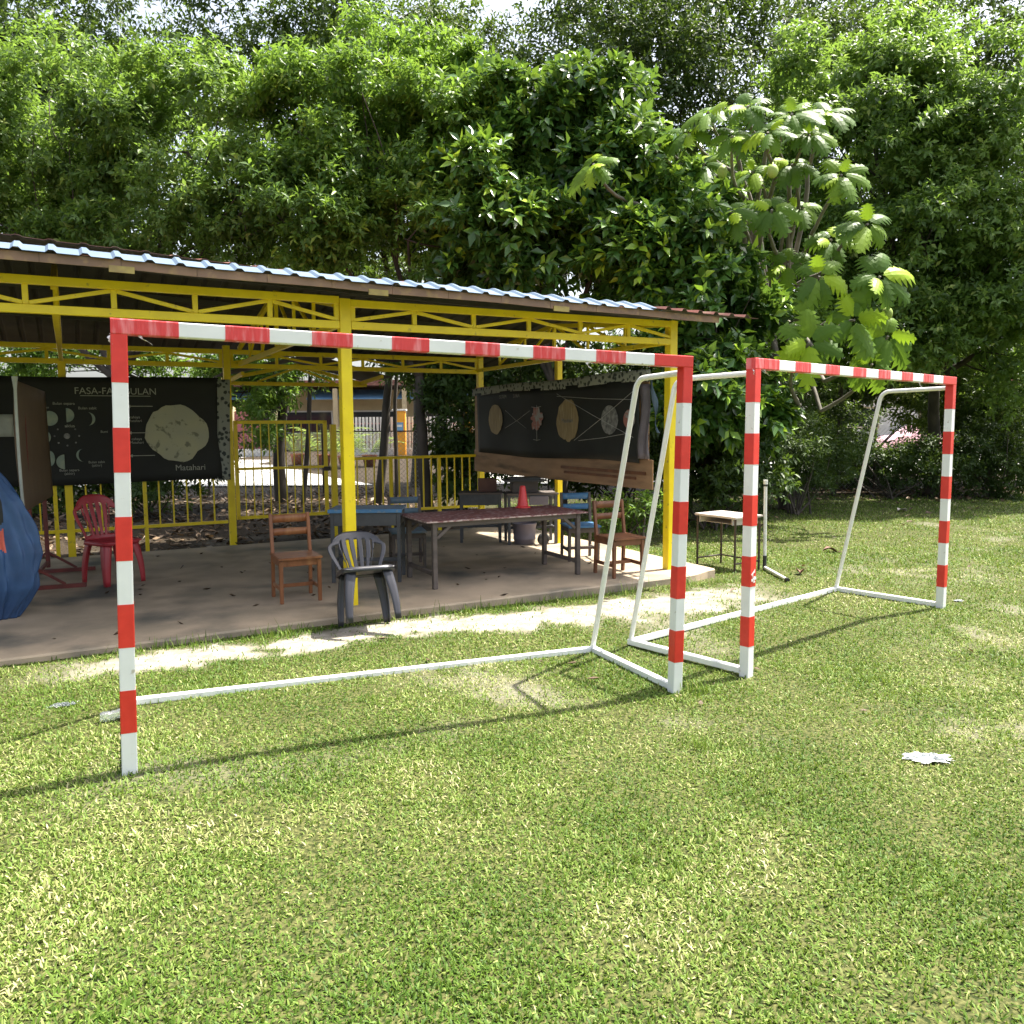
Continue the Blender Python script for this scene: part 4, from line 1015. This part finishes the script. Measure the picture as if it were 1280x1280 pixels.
def tree(name, label, base, clumps, leafm, n_twig, per, tl, L, W, trunk_r, bark='bark', sub=26, subr=.36, fill=.55, group=None, lean=None, droop=.25, fork=.42, tonebias=0.0, ang=.9, limbs=True, tips=.03):
    base = np.array([base[0], base[1], float(ground_z(base[0], base[1]))])
    root = thing(name, label, 'tree', base, 0, group)
    cen = np.mean([c[0] for c in clumps], 0)
    top = cen if lean is None else np.array(lean, float)
    fk = base + (top - base) * fork
    mb = MB(); limb(mb, [0, 0, -.15], fk - base, trunk_r, trunk_r * .62, .05, 8, 10)
    mb.build('trunk', M[bark], root)
    if limbs:
        mb = MB()
        for c, r in clumps:
            c = np.array(c)
            pts = limb(mb, fk - base, c - base, trunk_r * .5, trunk_r * .16, .10, 8, 7)
            for _ in range(5):
                q = pts[rng.integers(3, 9)]; limb(mb, q, c - base + rand_dir(1)[0] * np.array(r) * .8, trunk_r * .14, .008, .12, 5, 5)
        mb.build('limbs', M[bark], root)
    P, D = crown_points(clumps, n_twig, sub, subr, fill)
    V = leaf_set(P - base, D, per, tl, L, W, droop, ang=ang)
    # colour runs in sprays of neighbouring twigs plus a little per leaf
    tn_ = np.repeat(np.clip(fbm(P[:, 0] + P[:, 1], P[:, 2] * 1.3, .7, 3) * .85 + rng.normal(-.02 + tonebias, .11, len(P)), 0, 1), per)
    rn = np.clip(tn_ + rng.normal(0, .10, len(tn_)), 0, 1)
    new = rng.random(len(rn)) < .02; idx_ = np.arange(len(rn)) % per >= per - 3; new |= np.repeat(rng.random(len(P)) < tips, per) & idx_; rn[new] = rng.uniform(.9, 1, new.sum())
    np_mesh('crown', V, LF, leafm if not isinstance(leafm, str) else M[leafm], rn, root)
    return root
def cl(u, v, Y, ru, rv, dy=1.2):
    k = Y / F_PX
    return (at(u, v, Y), (ru * k, dy, rv * k))
G = 'tall trees growing behind the shelter'
# back rank: taller, darker
tree('tall_tree', 'dark tall tree in the far rank above the left end of the roof', at(60, 560, 21.3)[:2], [cl(-60, 130, 23, 150, 110, 2.0), cl(110, 150, 23, 150, 110, 2.0), cl(40, 10, 24, 190, 100, 2.0), cl(60, 280, 22, 170, 90, 1.6)], 'leaf_dark', 4600, 9, .35, .17, .45, .20, sub=40, subr=.40, fill=.35, group=G)
tree('tall_tree', 'dark tall tree of the far rank standing left of the breadfruit tree', at(520, 560, 21.3)[:2], [cl(360, 150, 24, 150, 110, 2.0), cl(560, 130, 23, 170, 120, 2.0), cl(420, 10, 24, 190, 100, 2.0), cl(500, 280, 22, 200, 100, 1.6), cl(720, 260, 22, 140, 130, 1.8)], 'leaf_dark', 6200, 9, .35, .17, .45, .20, sub=44, subr=.40, fill=.3, group=G)
tree('tall_tree', 'dark tall tree behind the breadfruit tree', at(900, 560, 21.3)[:2], [cl(760, 130, 23, 150, 110, 2.0), cl(950, 140, 23, 170, 130, 2.0), cl(800, 10, 24, 190, 100, 2.0), cl(900, 300, 22, 200, 120, 1.6), cl(860, 430, 21, 160, 90, 1.4)], 'leaf_dark', 6600, 9, .35, .17, .45, .22, sub=44, subr=.40, fill=.3, group=G)
tree('tall_tree', 'dark tall tree at the far right behind the fine leaved tree', at(1210, 575, 25)[:2], [cl(1120, 150, 25, 160, 120, 2.0), cl(1290, 170, 25, 150, 130, 2.0), cl(1170, 20, 25, 190, 100, 2.0), cl(1200, 320, 24, 190, 110, 1.6)], 'leaf_dark', 5200, 9, .35, .17, .45, .22, sub=44, subr=.40, fill=.35, group=G)
# front rank
tree('leafy_tree', 'light green small leaved tree whose crown hangs over the left end of the roof', at(150, 560, 16.5)[:2], [cl(-40, 190, 16, 120, 95), cl(90, 150, 16, 110, 85), cl(235, 190, 15.4, 120, 100, 1.3), cl(310, 255, 14.8, 75, 65, .9), cl(20, 290, 16, 120, 60), cl(200, 300, 15.5, 140, 45, 1.0)], 'leaf_fine', 6400, 10, .26, .135, .44, .15, sub=34, subr=.36, group=G)
tree('leafy_tree', 'bright green tree above the middle of the roof, with small upright leaf sprays', at(535, 560, 15.5)[:2], [cl(450, 180, 15.2, 110, 90, 1.3), cl(580, 190, 15, 95, 90, 1.2), cl(400, 270, 14.6, 85, 70, 1.0), cl(510, 300, 14.4, 130, 55, 1.0), cl(620, 260, 14.6, 70, 90, 1.0), cl(480, 110, 15.6, 130, 60, 1.2)], 'leaf_mid', 6200, 10, .26, .140, .40, .13, sub=34, subr=.34, group=G, tonebias=.10)
tree('glossy_tree', 'broad leaved glossy tree with yellow green tips rising behind the right half of the roof', at(700, 560, 14.6)[:2], [cl(640, 310, 13.9, 95, 65, .8), cl(700, 220, 14.5, 90, 80, 1.0), cl(590, 250, 14.0, 45, 70, .7), cl(770, 250, 14.4, 80, 90, 1.0), cl(690, 150, 15, 110, 60, 1.0)], 'leaf_gloss', 2500, 9, .22, .22, .46, .12, sub=30, subr=.36, group=G, ang=.75, tips=.16)
tree('glossy_tree', 'low branching glossy tree with large leaves just past the right end of the roof', at(890, 600, 13.8)[:2], [cl(850, 330, 13.5, 75, 60, .8), cl(895, 400, 13.2, 65, 70, .8), cl(875, 490, 12.8, 55, 70, .7), cl(800, 330, 13.8, 70, 60, .8), cl(925, 510, 13.6, 55, 55, .7), cl(860, 270, 14.2, 50, 45, .8)], 'leaf_gloss', 2500, 9, .20, .21, .48, .10, sub=28, subr=.36, group=G, ang=.75, tips=.22)
tree('leafy_tree', 'tall fine leaved tree filling the upper right corner', at(1165, 575, 19)[:2], [cl(1090, 170, 17.5, 110, 95, 1.4), cl(1200, 130, 17.5, 110, 90, 1.4), cl(1150, 290, 17, 120, 90, 1.3), cl(1260, 240, 17, 90, 110, 1.3), cl(1220, 370, 17, 100, 70, 1.2), cl(1120, 400, 17, 90, 60, 1.2), cl(1290, 420, 17, 60, 90, 1.1), cl(1080, 90, 18, 100, 60, 1.3)], 'leaf_fine', 8600, 10, .28, .140, .44, .17, sub=34, subr=.35, group=G, tonebias=.04)
tree('leafy_tree', 'olive leaved slender tree lit from behind at the right edge', at(1235, 585, 21)[:2], [cl(1190, 440, 20, 70, 45, 1.2), cl(1250, 480, 19.5, 60, 60, 1.1), cl(1170, 520, 21, 50, 30, 1.0), cl(1290, 350, 20, 60, 60, 1.2)], 'leaf_olive', 2600, 9, .25, .13, .38, .10, sub=24, subr=.36, group=G, tonebias=.2)
tree('leafy_tree', 'drooping green tree whose twigs hang in front of the gate view', at(352, 600, 18)[:2], [cl(300, 485, 17.5, 55, 28, .8), cl(345, 470, 17, 50, 30, .8), cl(330, 530, 16.8, 22, 30, .5), cl(250, 450, 17.5, 70, 22, .8), cl(120, 448, 17.5, 110, 22, .8), cl(20, 450, 17.5, 90, 24, .8)], 'leaf_mid', 1700, 9, .25, .14, .34, .15, sub=18, subr=.42, group=G, fork=.8, lean=at(356, 470, 18))
tree('leafy_tree', 'dark dense tree behind the corner between fence and planet board', at(575, 610, 16)[:2], [cl(575, 500, 15.6, 45, 70, .8), cl(540, 460, 16, 60, 30, .8), cl(650, 470, 15.4, 80, 30, .8), cl(590, 585, 15.5, 40, 40, .7)], 'leaf_dark', 1500, 9, .25, .14, .42, .12, sub=20, subr=.40, group=G)
# bare slim stems behind the gate and fence
for (u, v, Y, u2, v2, r, lab) in ((378, 612, 17.2, 384, 430, .055, 'slim dark trunk seen through the middle of the gate'), (470, 600, 17.0, 486, 440, .10, 'leaning dark trunk right of the yellow middle post'), (496, 600, 18.5, 500, 430, .05, 'thin straight trunk in front of the orange pillar')):
    b = at(u, v, Y); b[2] = float(ground_z(b[0], b[1])); tpt = at(u2, v2 - 60, Y)
    rt = thing('slim_tree', lab, 'tree', b, 0, G); mb = MB(); limb(mb, [0, 0, -.1], tpt - b, r, r * .7, .03, 8, 9); mb.build('trunk', M['bark'], rt)
    P, D = crown_points([(tpt + np.array([0, 0, .3]), (1.0, .8, .5))], 160, 10, .4); V = leaf_set(P - b, D, 8, .25, .14, .4)
    np_mesh('crown', V, LF, M['leaf_dark'], rng.random(len(V)), rt)

# breadfruit tree: big lobed leaves in whorls, round green fruit
def lobed(L, W, droop, up0, n=5):
    """one deeply lobed leaf along +x, lobes pointing forward, midrib bending down; verts and tri faces"""
    vs = []; fs = []
    def mid(s): a = up0 - droop * s; return np.array([L * s * math.cos(a * .8), 0, L * (math.sin(up0) * s - droop * .5 * s * s)])
    def pt(s, y): return mid(s) + np.array([0, y * W * L, -.35 * abs(y) * W * L * abs(y) + .04 * L * abs(y) * (1 - abs(y))])
    env = lambda s: max(.06, math.sin(math.pi * min(1, .10 + .86 * s)) ** .75)
    st = [.04 + .84 * i / n for i in range(n + 1)]
    m = [mid(0)] + [mid(q) for q in st] + [mid(1.0)]
    vs += m
    for sg in (1, -1):
        sin_ = []
        for i in range(n + 1):
            sin_.append(len(vs)); vs.append(pt(st[i], sg * (.17 * env(st[i]) if i else .07)))
        fs.append((0, sin_[0], 1))
        for i in range(n):
            a, b = sin_[i], sin_[i + 1]; e = env(st[i] + .10); d = st[1] - st[0]
            k = len(vs); vs += [pt(st[i] + .32 * d, sg * .60 * e), pt(st[i] + 1.15 * d, sg * 1.0 * e), pt(st[i] + 1.22 * d, sg * .40 * e)]
            fs += [(i + 1, a, b), (i + 1, b, i + 2), (a, k, k + 2), (k, k + 1, k + 2), (a, k + 2, b)]
        k = len(vs); vs += [pt(.95, sg * .22)]
        fs += [(n + 1, sin_[n], k), (n + 1, k, n + 2)]
    return np.array(vs), fs
LOB = [lobed(1, .40, d_, u_) for d_, u_ in ((.3, .30), (.6, .20), (.9, .1), (.3, .9))]
bfb = at(985, 590, 16); bfb[2] = float(ground_z(bfb[0], bfb[1]))
bf = thing('breadfruit_tree', 'breadfruit tree with big lobed leaves and round green fruit right of the shelter', 'tree', bfb, 0, G)
mb = MB(); fkb = at(960, 400, 15.4) - bfb; limb(mb, [0, 0, -.15], fkb, .17, .10, .05, 9, 10); mb.build('trunk', M['bark'], bf)
wh = [(742, 205, 13.2, .50), (800, 160, 14, .42), (860, 165, 14, .46), (915, 170, 13.6, .50), (960, 165, 13.4, .46), (1012, 168, 13.6, .42), (1052, 218, 13.4, .50), (912, 265, 13.2, .50), (965, 262, 13.4, .50), (1085, 280, 13.2, .52), (1024, 345, 13.0, .58), (1100, 345, 13.0, .60), (1068, 400, 13.0, .56), (1110, 420, 13.2, .50), (1012, 428, 12.8, .62), (990, 205, 14, .46), (880, 205, 14.2, .44), (1090, 455, 13.4, .46), (1040, 300, 14, .46), (985, 330, 14.2, .46), (940, 215, 14.3, .44), (1000, 260, 14.4, .42), (885, 140, 13.8, .5), (935, 132, 13.6, .5), (990, 142, 13.6, .5), (1035, 140, 13.9, .46), (820, 190, 14.2, .42)]
lv = {0: [], 1: [], 2: [], 3: []}; lr = {0: [], 1: [], 2: [], 3: []}
mbb = MB()
for (u, v, Y, sz) in wh:
    Y -= .5; c = at(u, v, Y) - bfb
    j = at(u + (975 - u) * .45 + rng.normal(0, 12), v + 60 + rng.normal(0, 15), Y + .9) - bfb
    limb(mbb, fkb, j, .05, .035, .10, 7, 7); limb(mbb, j, c, .034, .02, .16, 7, 7)
    ow = c - (at(985, 330, 16) - bfb); ax_a = unit(unit(ow) * .85 + np.array([0, -.35, .55])); ax_u = unit(np.cross(ax_a, np.array([0, 0, 1.0]))); ax_w = np.cross(ax_a, ax_u)
    k = int(rng.integers(7, 10)); a0 = rng.uniform(0, 6.28)
    for i in range(k):
        kind = 3 if i == 0 else int(rng.choice([0, 1, 1, 2])); az = a0 + i * 2 * math.pi / (k - 1) + rng.normal(0, .15)
        L = sz * .84 * rng.uniform(.8, 1.15) * (.78 if kind == 3 else 1)
        vs = LOB[kind][0] * L; ca, sa = math.cos(az), math.sin(az); rollq = rng.normal(0, .2)
        y, z = vs[:, 1] * math.cos(rollq) - vs[:, 2] * math.sin(rollq) * .3, vs[:, 2] + vs[:, 1] * math.sin(rollq)
        x = vs[:, 0] + .05
        q = (x * ca - y * sa)[:, None] * ax_u + (x * sa + y * ca)[:, None] * ax_w + z[:, None] * ax_a + c
        q[:, 2] -= .22 * ((q - c) ** 2).sum(1) / max(L, .2)        # the blades hang under their own weight
        lv[kind].append(q); lr[kind].append(rng.uniform(.95, 1) if kind == 3 or rng.random() < .10 else rng.uniform(.2, .93))
mbb.build('limbs', M['bark_pale'], bf)
bv, bfc, br = [], [], []
for kd in lv:
    for q, r_ in zip(lv[kd], lr[kd]):
        o_ = sum(len(x) for x in bv); bv.append(q); bfc += [[a + o_ for a in f] for f in LOB[kd][1]]; br += [r_] * len(q)
me = bpy.data.meshes.new('crown'); me.from_pydata(np.concatenate(bv).tolist(), [], bfc); me.update()
me.attributes.new('rnd', 'FLOAT', 'POINT').data.foreach_set('value', np.array(br, np.float32)); me.materials.append(M['leaf_bread'])
o = bpy.data.objects.new('crown', me); COL.objects.link(o); o.parent = bf
for (u, v, Y) in ((966, 214, 12.4), (1019, 168, 13.2), (1056, 235, 13.0), (1082, 304, 12.8), (1027, 354, 12.6), (1109, 392, 12.7), (903, 215, 13.3)):
    c = at(u, v, Y) - bfb; mb = MB(); mb.lathe([(.002, -.10)] + [(.080 * math.sin(a), -.10 * math.cos(a)) for a in np.linspace(.2, 2.95, 10)] + [(.012, .084), (.010, .13), (.002, .13)], 16, c=tuple(c)); mb.build('fruit', M['fruit'], bf)

tree('leafy_tree', 'mid green tree filling in behind the breadfruit branches', at(1000, 590, 18)[:2], [cl(1000, 330, 17.5, 90, 70, 1.0), cl(960, 420, 17, 80, 60, 1.0), cl(1050, 420, 17.5, 80, 60, 1.0), cl(940, 240, 18, 90, 80, 1.1)], 'leaf_mid', 3200, 9, .25, .13, .40, .10, sub=28, subr=.36, group=G)
# hedge of bushes under the trees on the right, and scrub beyond the shelter
def bush(label, u, v, Y, clumps, leafm, n, per, L, W, tl=.22, sub=16):
    b = at(u, v, Y); b[2] = float(ground_z(b[0], b[1])); rt = thing('bush', label, 'bush', b, 0, 'bushes and scrub under the trees')
    mb = MB()
    for i in range(9):
        c, r = clumps[i % len(clumps)]; limb(mb, rng.normal(0, .12, 3) * np.array([1, 1, 0]), np.array(c) - b + rand_dir(1)[0] * np.array(r) * .6, .022, .007, .1, 6, 5)
    mb.build('stems', M['bark'], rt)
    P, D = crown_points(clumps, n, sub, .42, .3); P[:, 2] = np.maximum(P[:, 2], b[2] + .04)
    V = leaf_set(P - b, D, per, tl, L, W, .2); tn_ = np.repeat(np.clip(fbm(P[:, 0], P[:, 2], .5, 2) * .7 + rng.normal(.1, .12, len(P)), 0, 1), per)
    np_mesh('foliage', V, LF, M[leafm], np.clip(tn_ + rng.normal(0, .08, len(tn_)), 0, 1), rt); return rt
bush('dark bush directly behind the pale school desk', 890, 640, 13, [cl(880, 590, 13.2, 60, 45, .7), cl(930, 575, 13.5, 55, 55, .8), cl(860, 560, 14, 50, 50, .8)], 'leaf_dark', 950, 9, .12, .42)
bush('feathery dark green bush right of the white pipe', 1000, 640, 15, [cl(985, 570, 15.2, 55, 55, .8), cl(1030, 585, 15.6, 40, 40, .7), cl(960, 520, 16, 60, 50, .9)], 'leaf_dark', 1300, 10, .085, .30)
bush('low dark bush beside the slanting trunk of the far right tree', 1110, 625, 18, [cl(1090, 575, 18.5, 60, 38, .9), cl(1150, 580, 18.5, 50, 34, .9), cl(1050, 540, 19, 50, 45, .9)], 'leaf_dark', 1300, 9, .10, .38)
bush('dark bush at the right edge behind the lawn', 1240, 620, 18, [cl(1210, 575, 18.5, 45, 40, .9), cl(1265, 570, 18, 50, 60, .9), cl(1240, 530, 19, 60, 40, .9)], 'leaf_dark', 1300, 9, .11, .38)
bush('dark scrub between the two glossy trees under the roof end', 780, 625, 15.5, [cl(760, 560, 15.5, 70, 60, .9), cl(840, 540, 15, 50, 70, .9), cl(700, 575, 15.5, 55, 45, .8), cl(800, 470, 16, 90, 60, 1.0)], 'leaf_dark', 1700, 9, .13, .42)
bush('tangled dark scrub beyond the fence behind the moon banner', 180, 640, 15, [cl(190, 600, 15, 60, 40, .8), cl(110, 590, 15.5, 60, 45, .8), cl(30, 590, 15.5, 60, 50, .8), cl(250, 560, 16, 30, 40, .6)], 'leaf_dark', 1300, 9, .12, .40)
bush('small leafy weed clump at the foot of the fence near the blue backed chair', 800, 660, 11.4, [cl(805, 640, 11.6, 26, 22, .3), cl(770, 645, 11.8, 25, 18, .3)], 'leaf_mid', 120, 8, .10, .36)
for k, (u, v, Y, u2, v2) in enumerate(((840, 640, 15.5, 870, 470), (905, 640, 16.5, 880, 440), (930, 640, 17, 960, 430), (1040, 620, 19, 1050, 420), (700, 640, 15, 690, 430))):
    b = at(u, v, Y); b[2] = float(ground_z(b[0], b[1])); tp = at(u2, v2, Y)
    rt = thing('slim_tree', ['slim trunk behind the right corner post of the shelter', 'slim trunk left of the near post of the far goal', 'slim trunk leaning right over the pale desk', 'thin trunk behind the slanted arm of the far goal', 'thin trunk behind the planet board'][k], 'tree', b, 0, G)
    mb = MB(); limb(mb, [0, 0, -.1], tp - b, .075, .05, .05, 8, 8); mb.build('trunk', M['bark'], rt)
    P, D = crown_points([(tp, (.9, .7, .5))], 150, 10, .4); V = leaf_set(P - b, D, 8, .25, .15, .4); np_mesh('crown', V, LF, M['leaf_dark'], rng.random(len(V)), rt)

bush('dark bushy screen along the far side of the right lawn', 1060, 620, 22, [cl(980, 500, 22, 80, 60, 1.2), cl(1070, 470, 22, 90, 50, 1.2), cl(1150, 480, 22.5, 80, 45, 1.2), cl(1010, 590, 21.5, 80, 32, 1.0), cl(1120, 595, 21.5, 90, 26, 1.0), cl(1240, 540, 22, 80, 60, 1.2)], 'leaf_dark', 2600, 9, .16, .42, tl=.28, sub=24)
# ------------------------------------------------------------------ beyond: road, chain link fence, school buildings
def ground_quad(name, pts, z, mat):
    mb = MB(); mb.add([(x, y, z) for x, y in pts], [tuple(range(len(pts)))]); o = mb.build(name, mat); return tag(o, kind='structure')
ground_quad('road', [(-60, 22.4), (4, 22.4), (9, 26.5), (70, 26.5), (70, 43.5), (-60, 43.5)], -.02, M['road'])
cf = thing('chain_link_fence', 'chain link fence with thin posts beyond the leaf litter, seen through the gate', 'fence', (-6, 19.5, -.1), R(3))
mb = MB()
for i in range(-110, 150): 
    x = i * .11
    for sg in (1, -1):
        x0, x1 = x, x + sg * 1.5
        mb.beam((x0, 0, .05), (x1, .004 * sg, 1.55), .005, .005, up=(0, 1, 0))
mb.build('wire_mesh', M['wire'], cf)
for i in range(11):
    mb = MB(); mb.tube([(-12 + i * 2.7, 0, -.1), (-12 + i * 2.7, 0, 1.7)], .028, 8); mb.build('fence_post', M['dark_steel'], cf)
mb = MB(); mb.tube([(-13, 0, 1.56), (15, 0, 1.56)], .018, 6); mb.build('rail', M['dark_steel'], cf)
def bpart(root, name, c, d, mat, bevel=0): 
    mb = MB(); mb.box(c, d); return mb.build(name, mat, root, bevel=bevel)
mw_ = at(300, 583, 44)
wl = thing('boundary_wall', 'maroon panelled wall across the road, seen left in the gate', 'wall', (mw_[0], 44.2, -.05), 0)
bpart(wl, 'wall_panel', (-3.0, 0, 1.25), (9.4, .2, 2.4), M['maroon_wall']); bpart(wl, 'base_course', (-3.0, -.03, .22), (9.5, .3, .44), M['white_wall']); bpart(wl, 'end_pillar', (-.40, -.08, 1.35), (.35, .42, 2.7), M['cream']); bpart(wl, 'end_pillar', (1.95, -.05, 1.35), (.35, .42, 2.7), M['cream'])
pfc = thing('picket_fence', 'white picket fence across the road behind the slim trunks', 'fence', (-5.6, 44.2, -.05), 0)
mb = MB()
for i in range(60): mb.box((-3.3 + i * .19, 0, 1.25), (.11, .04, 1.7))
mb.build('pickets', M['white_wall'], pfc); mb = MB()
for z in (.75, 1.75): mb.box((2.3, .05, z), (11.4, .05, .08))
mb.build('rails', M['maroon_wall'], pfc); bpart(pfc, 'base_wall', (2.3, 0, .2), (11.4, .25, .4), M['white_wall'])
for k, (u, lab) in enumerate(((500, 'orange pillar with a small blue notice in the white picket fence'), (583, 'orange pillar half hidden by the back corner post of the shelter'))):
    q = at(u, 560, 43.6); op = thing('orange_pillar', lab, 'pillar', (q[0], 43.7, -.05), 0); bpart(op, 'pillar_body', (0, 0, 1.2), (.62, .42, 2.4), M['orange_post'], .03); bpart(op, 'cap', (0, 0, 2.45), (.75, .55, .1), M['white_wall'], .02)
    if k == 0: bpart(op, 'notice', (0, -.225, 1.55), (.42, .02, .5), M['awning']); bpart(op, 'notice_text', (0, -.238, 1.62), (.3, .006, .12), M['white_wall'])
bd = thing('school_building', 'low cream school building with blue awnings far behind the gate', 'building', (-9, 55, -.05), 0)
bpart(bd, 'wall', (0, 2, 2.0), (26, 4, 4.0), M['cream']); bpart(bd, 'roof', (0, 1.2, 4.35), (27.5, 7.5, .35), M['roof_red'])
for x in (-9.2, -4.6, 0.1, 4.7, 9.2):
    f = bpart(bd, 'window', (x, -.03, 1.9), (3.4, .08, 1.5), M['white_wall']); g = bpart(bd, 'pane', (x, -.09, 1.9), (3.2, .04, 1.3), M['glass']); g.parent = f
for x in (-8.0, -1.6, 4.2):
    mb = MB(); mb.add([(x - 2.5, -.02, 4.0), (x + 2.5, -.02, 4.0), (x + 2.5, -2.2, 3.35), (x - 2.5, -2.2, 3.35)], [(0, 1, 2, 3)]); mb.build('awning', M['awning'], bd, solid=.05)
for x in (-11.5, -7, -2.2, 2.2, 6.6, 11.5): bpart(bd, 'pillar', (x, -2.4, 2.0), (.28, .28, 4.0), M['cream'])
b2 = thing('school_building', 'pale long building beyond the road at the right, glimpsed through the bushes', 'building', (22, 50, -.05), 0)
bpart(b2, 'wall', (0, 2, 1.9), (30, 4, 3.8), M['white_wall']); bpart(b2, 'roof', (0, 1.5, 4.0), (31.5, 6.5, .3), M['roof_red'])
for x in (-11, -6, -1, 4, 9): 
    f = bpart(b2, 'window', (x, -.03, 1.9), (2.6, .08, 1.3), M['cream']); g = bpart(b2, 'pane', (x, -.09, 1.9), (2.4, .04, 1.1), M['glass']); g.parent = f
# car on the far road at the right
cr = thing('parked_car', 'pale pink car parked on the far road, glimpsed beside the far right goal post', 'car', (18.6, 36.5, .0), R(4))
prof = [(-2.1, .35), (-2.15, .75), (-1.95, .95), (-1.35, 1.02), (-.8, 1.45), (.75, 1.47), (1.35, 1.0), (2.0, .88), (2.15, .6), (2.1, .32)]
mb = MB(); k = len(prof); vs = [(x, y * (1 if z < 1.1 else .82), z) for y in (-.82, .82) for x, z in prof]
mb.add(vs, [tuple(range(k)), tuple(range(2 * k - 1, k - 1, -1))] + [(i, i + k, (i + 1) % k + k, (i + 1) % k) for i in range(k)]); mb.build('body', M['car_paint'], cr, bevel=.05)
for sy in (-1, 1):
    mb = MB(); mb.add([(-1.15, sy * .80, 1.05), (-.72, sy * .705, 1.38), (.66, sy * .705, 1.39), (1.12, sy * .80, 1.04)], [(0, 1, 2, 3)]); mb.build('window', M['glass'], cr, solid=.03)
    for x in (-1.35, 1.35):
        mb = MB(); mb.tube([(x, sy * .72, .32), (x, sy * .86, .32)], .32, 20); wq = mb.build('wheel', M['black_rubber'], cr); mb = MB(); mb.tube([(x, sy * .85, .32), (x, sy * .88, .32)], .19, 16); mb.build('rim', M['wire'], wq)
# arching potted plants by the road
def palm(label, u, v, Y, h, n, seed):
    b = at(u, v, Y); rt = thing('potted_plant', label, 'plant', (b[0], b[1], -.02), 0, 'potted plants by the road')
    mb = MB(); mb.lathe([(.001, 0), (.20, 0), (.28, .42), (.30, .42), (.30, .48), (.25, .48), (.22, .40), (.001, .40)], 18); mb.build('pot', M['pot'], rt)
    r_ = np.random.default_rng(seed); V = []
    for i in range(n):
        a = r_.uniform(0, 6.28); Lf = h * r_.uniform(.7, 1.1); el = r_.uniform(.7, 1.35)
        for s_ in np.linspace(.15, 1, 14):
            p_ = np.array([math.cos(a) * Lf * s_ * math.cos(el) * (1 + .4 * s_), math.sin(a) * Lf * s_ * math.cos(el) * (1 + .4 * s_), .45 + Lf * (math.sin(el) * s_ - .45 * s_ ** 2.4)])
            for sg in (1, -1):
                dr = np.array([-math.sin(a) * sg * .8 + math.cos(a) * .6, math.cos(a) * sg * .8 + math.sin(a) * .6, -.2]); q = p_ + dr * .32 * h / 1.6 * (1.1 - .6 * s_)
                sd_ = np.array([math.cos(a), math.sin(a), 0]) * .035
                V.append([p_ - sd_, (p_ + q) / 2 + sd_ * 1.5, q, (p_ + q) / 2 - sd_ * .5, (p_ + q) / 2])
    np_mesh('fronds', np.array(V), LF, M['leaf_olive'], np.clip(r_.normal(.8, .15, len(V)), 0, 1), rt)
palm('tall feathery yellow green potted palm seen right of the gate top', 405, 572, 33, 2.6, 16, 1)
palm('round bushy potted plant beside the yellow middle post', 432, 575, 31, 1.9, 18, 2)
palm('yellow green potted plant with stiff leaves in front of the white picket fence', 462, 575, 32, 1.9, 14, 3)
palm('small potted plant in front of the maroon wall', 372, 578, 34, 1.5, 12, 4)
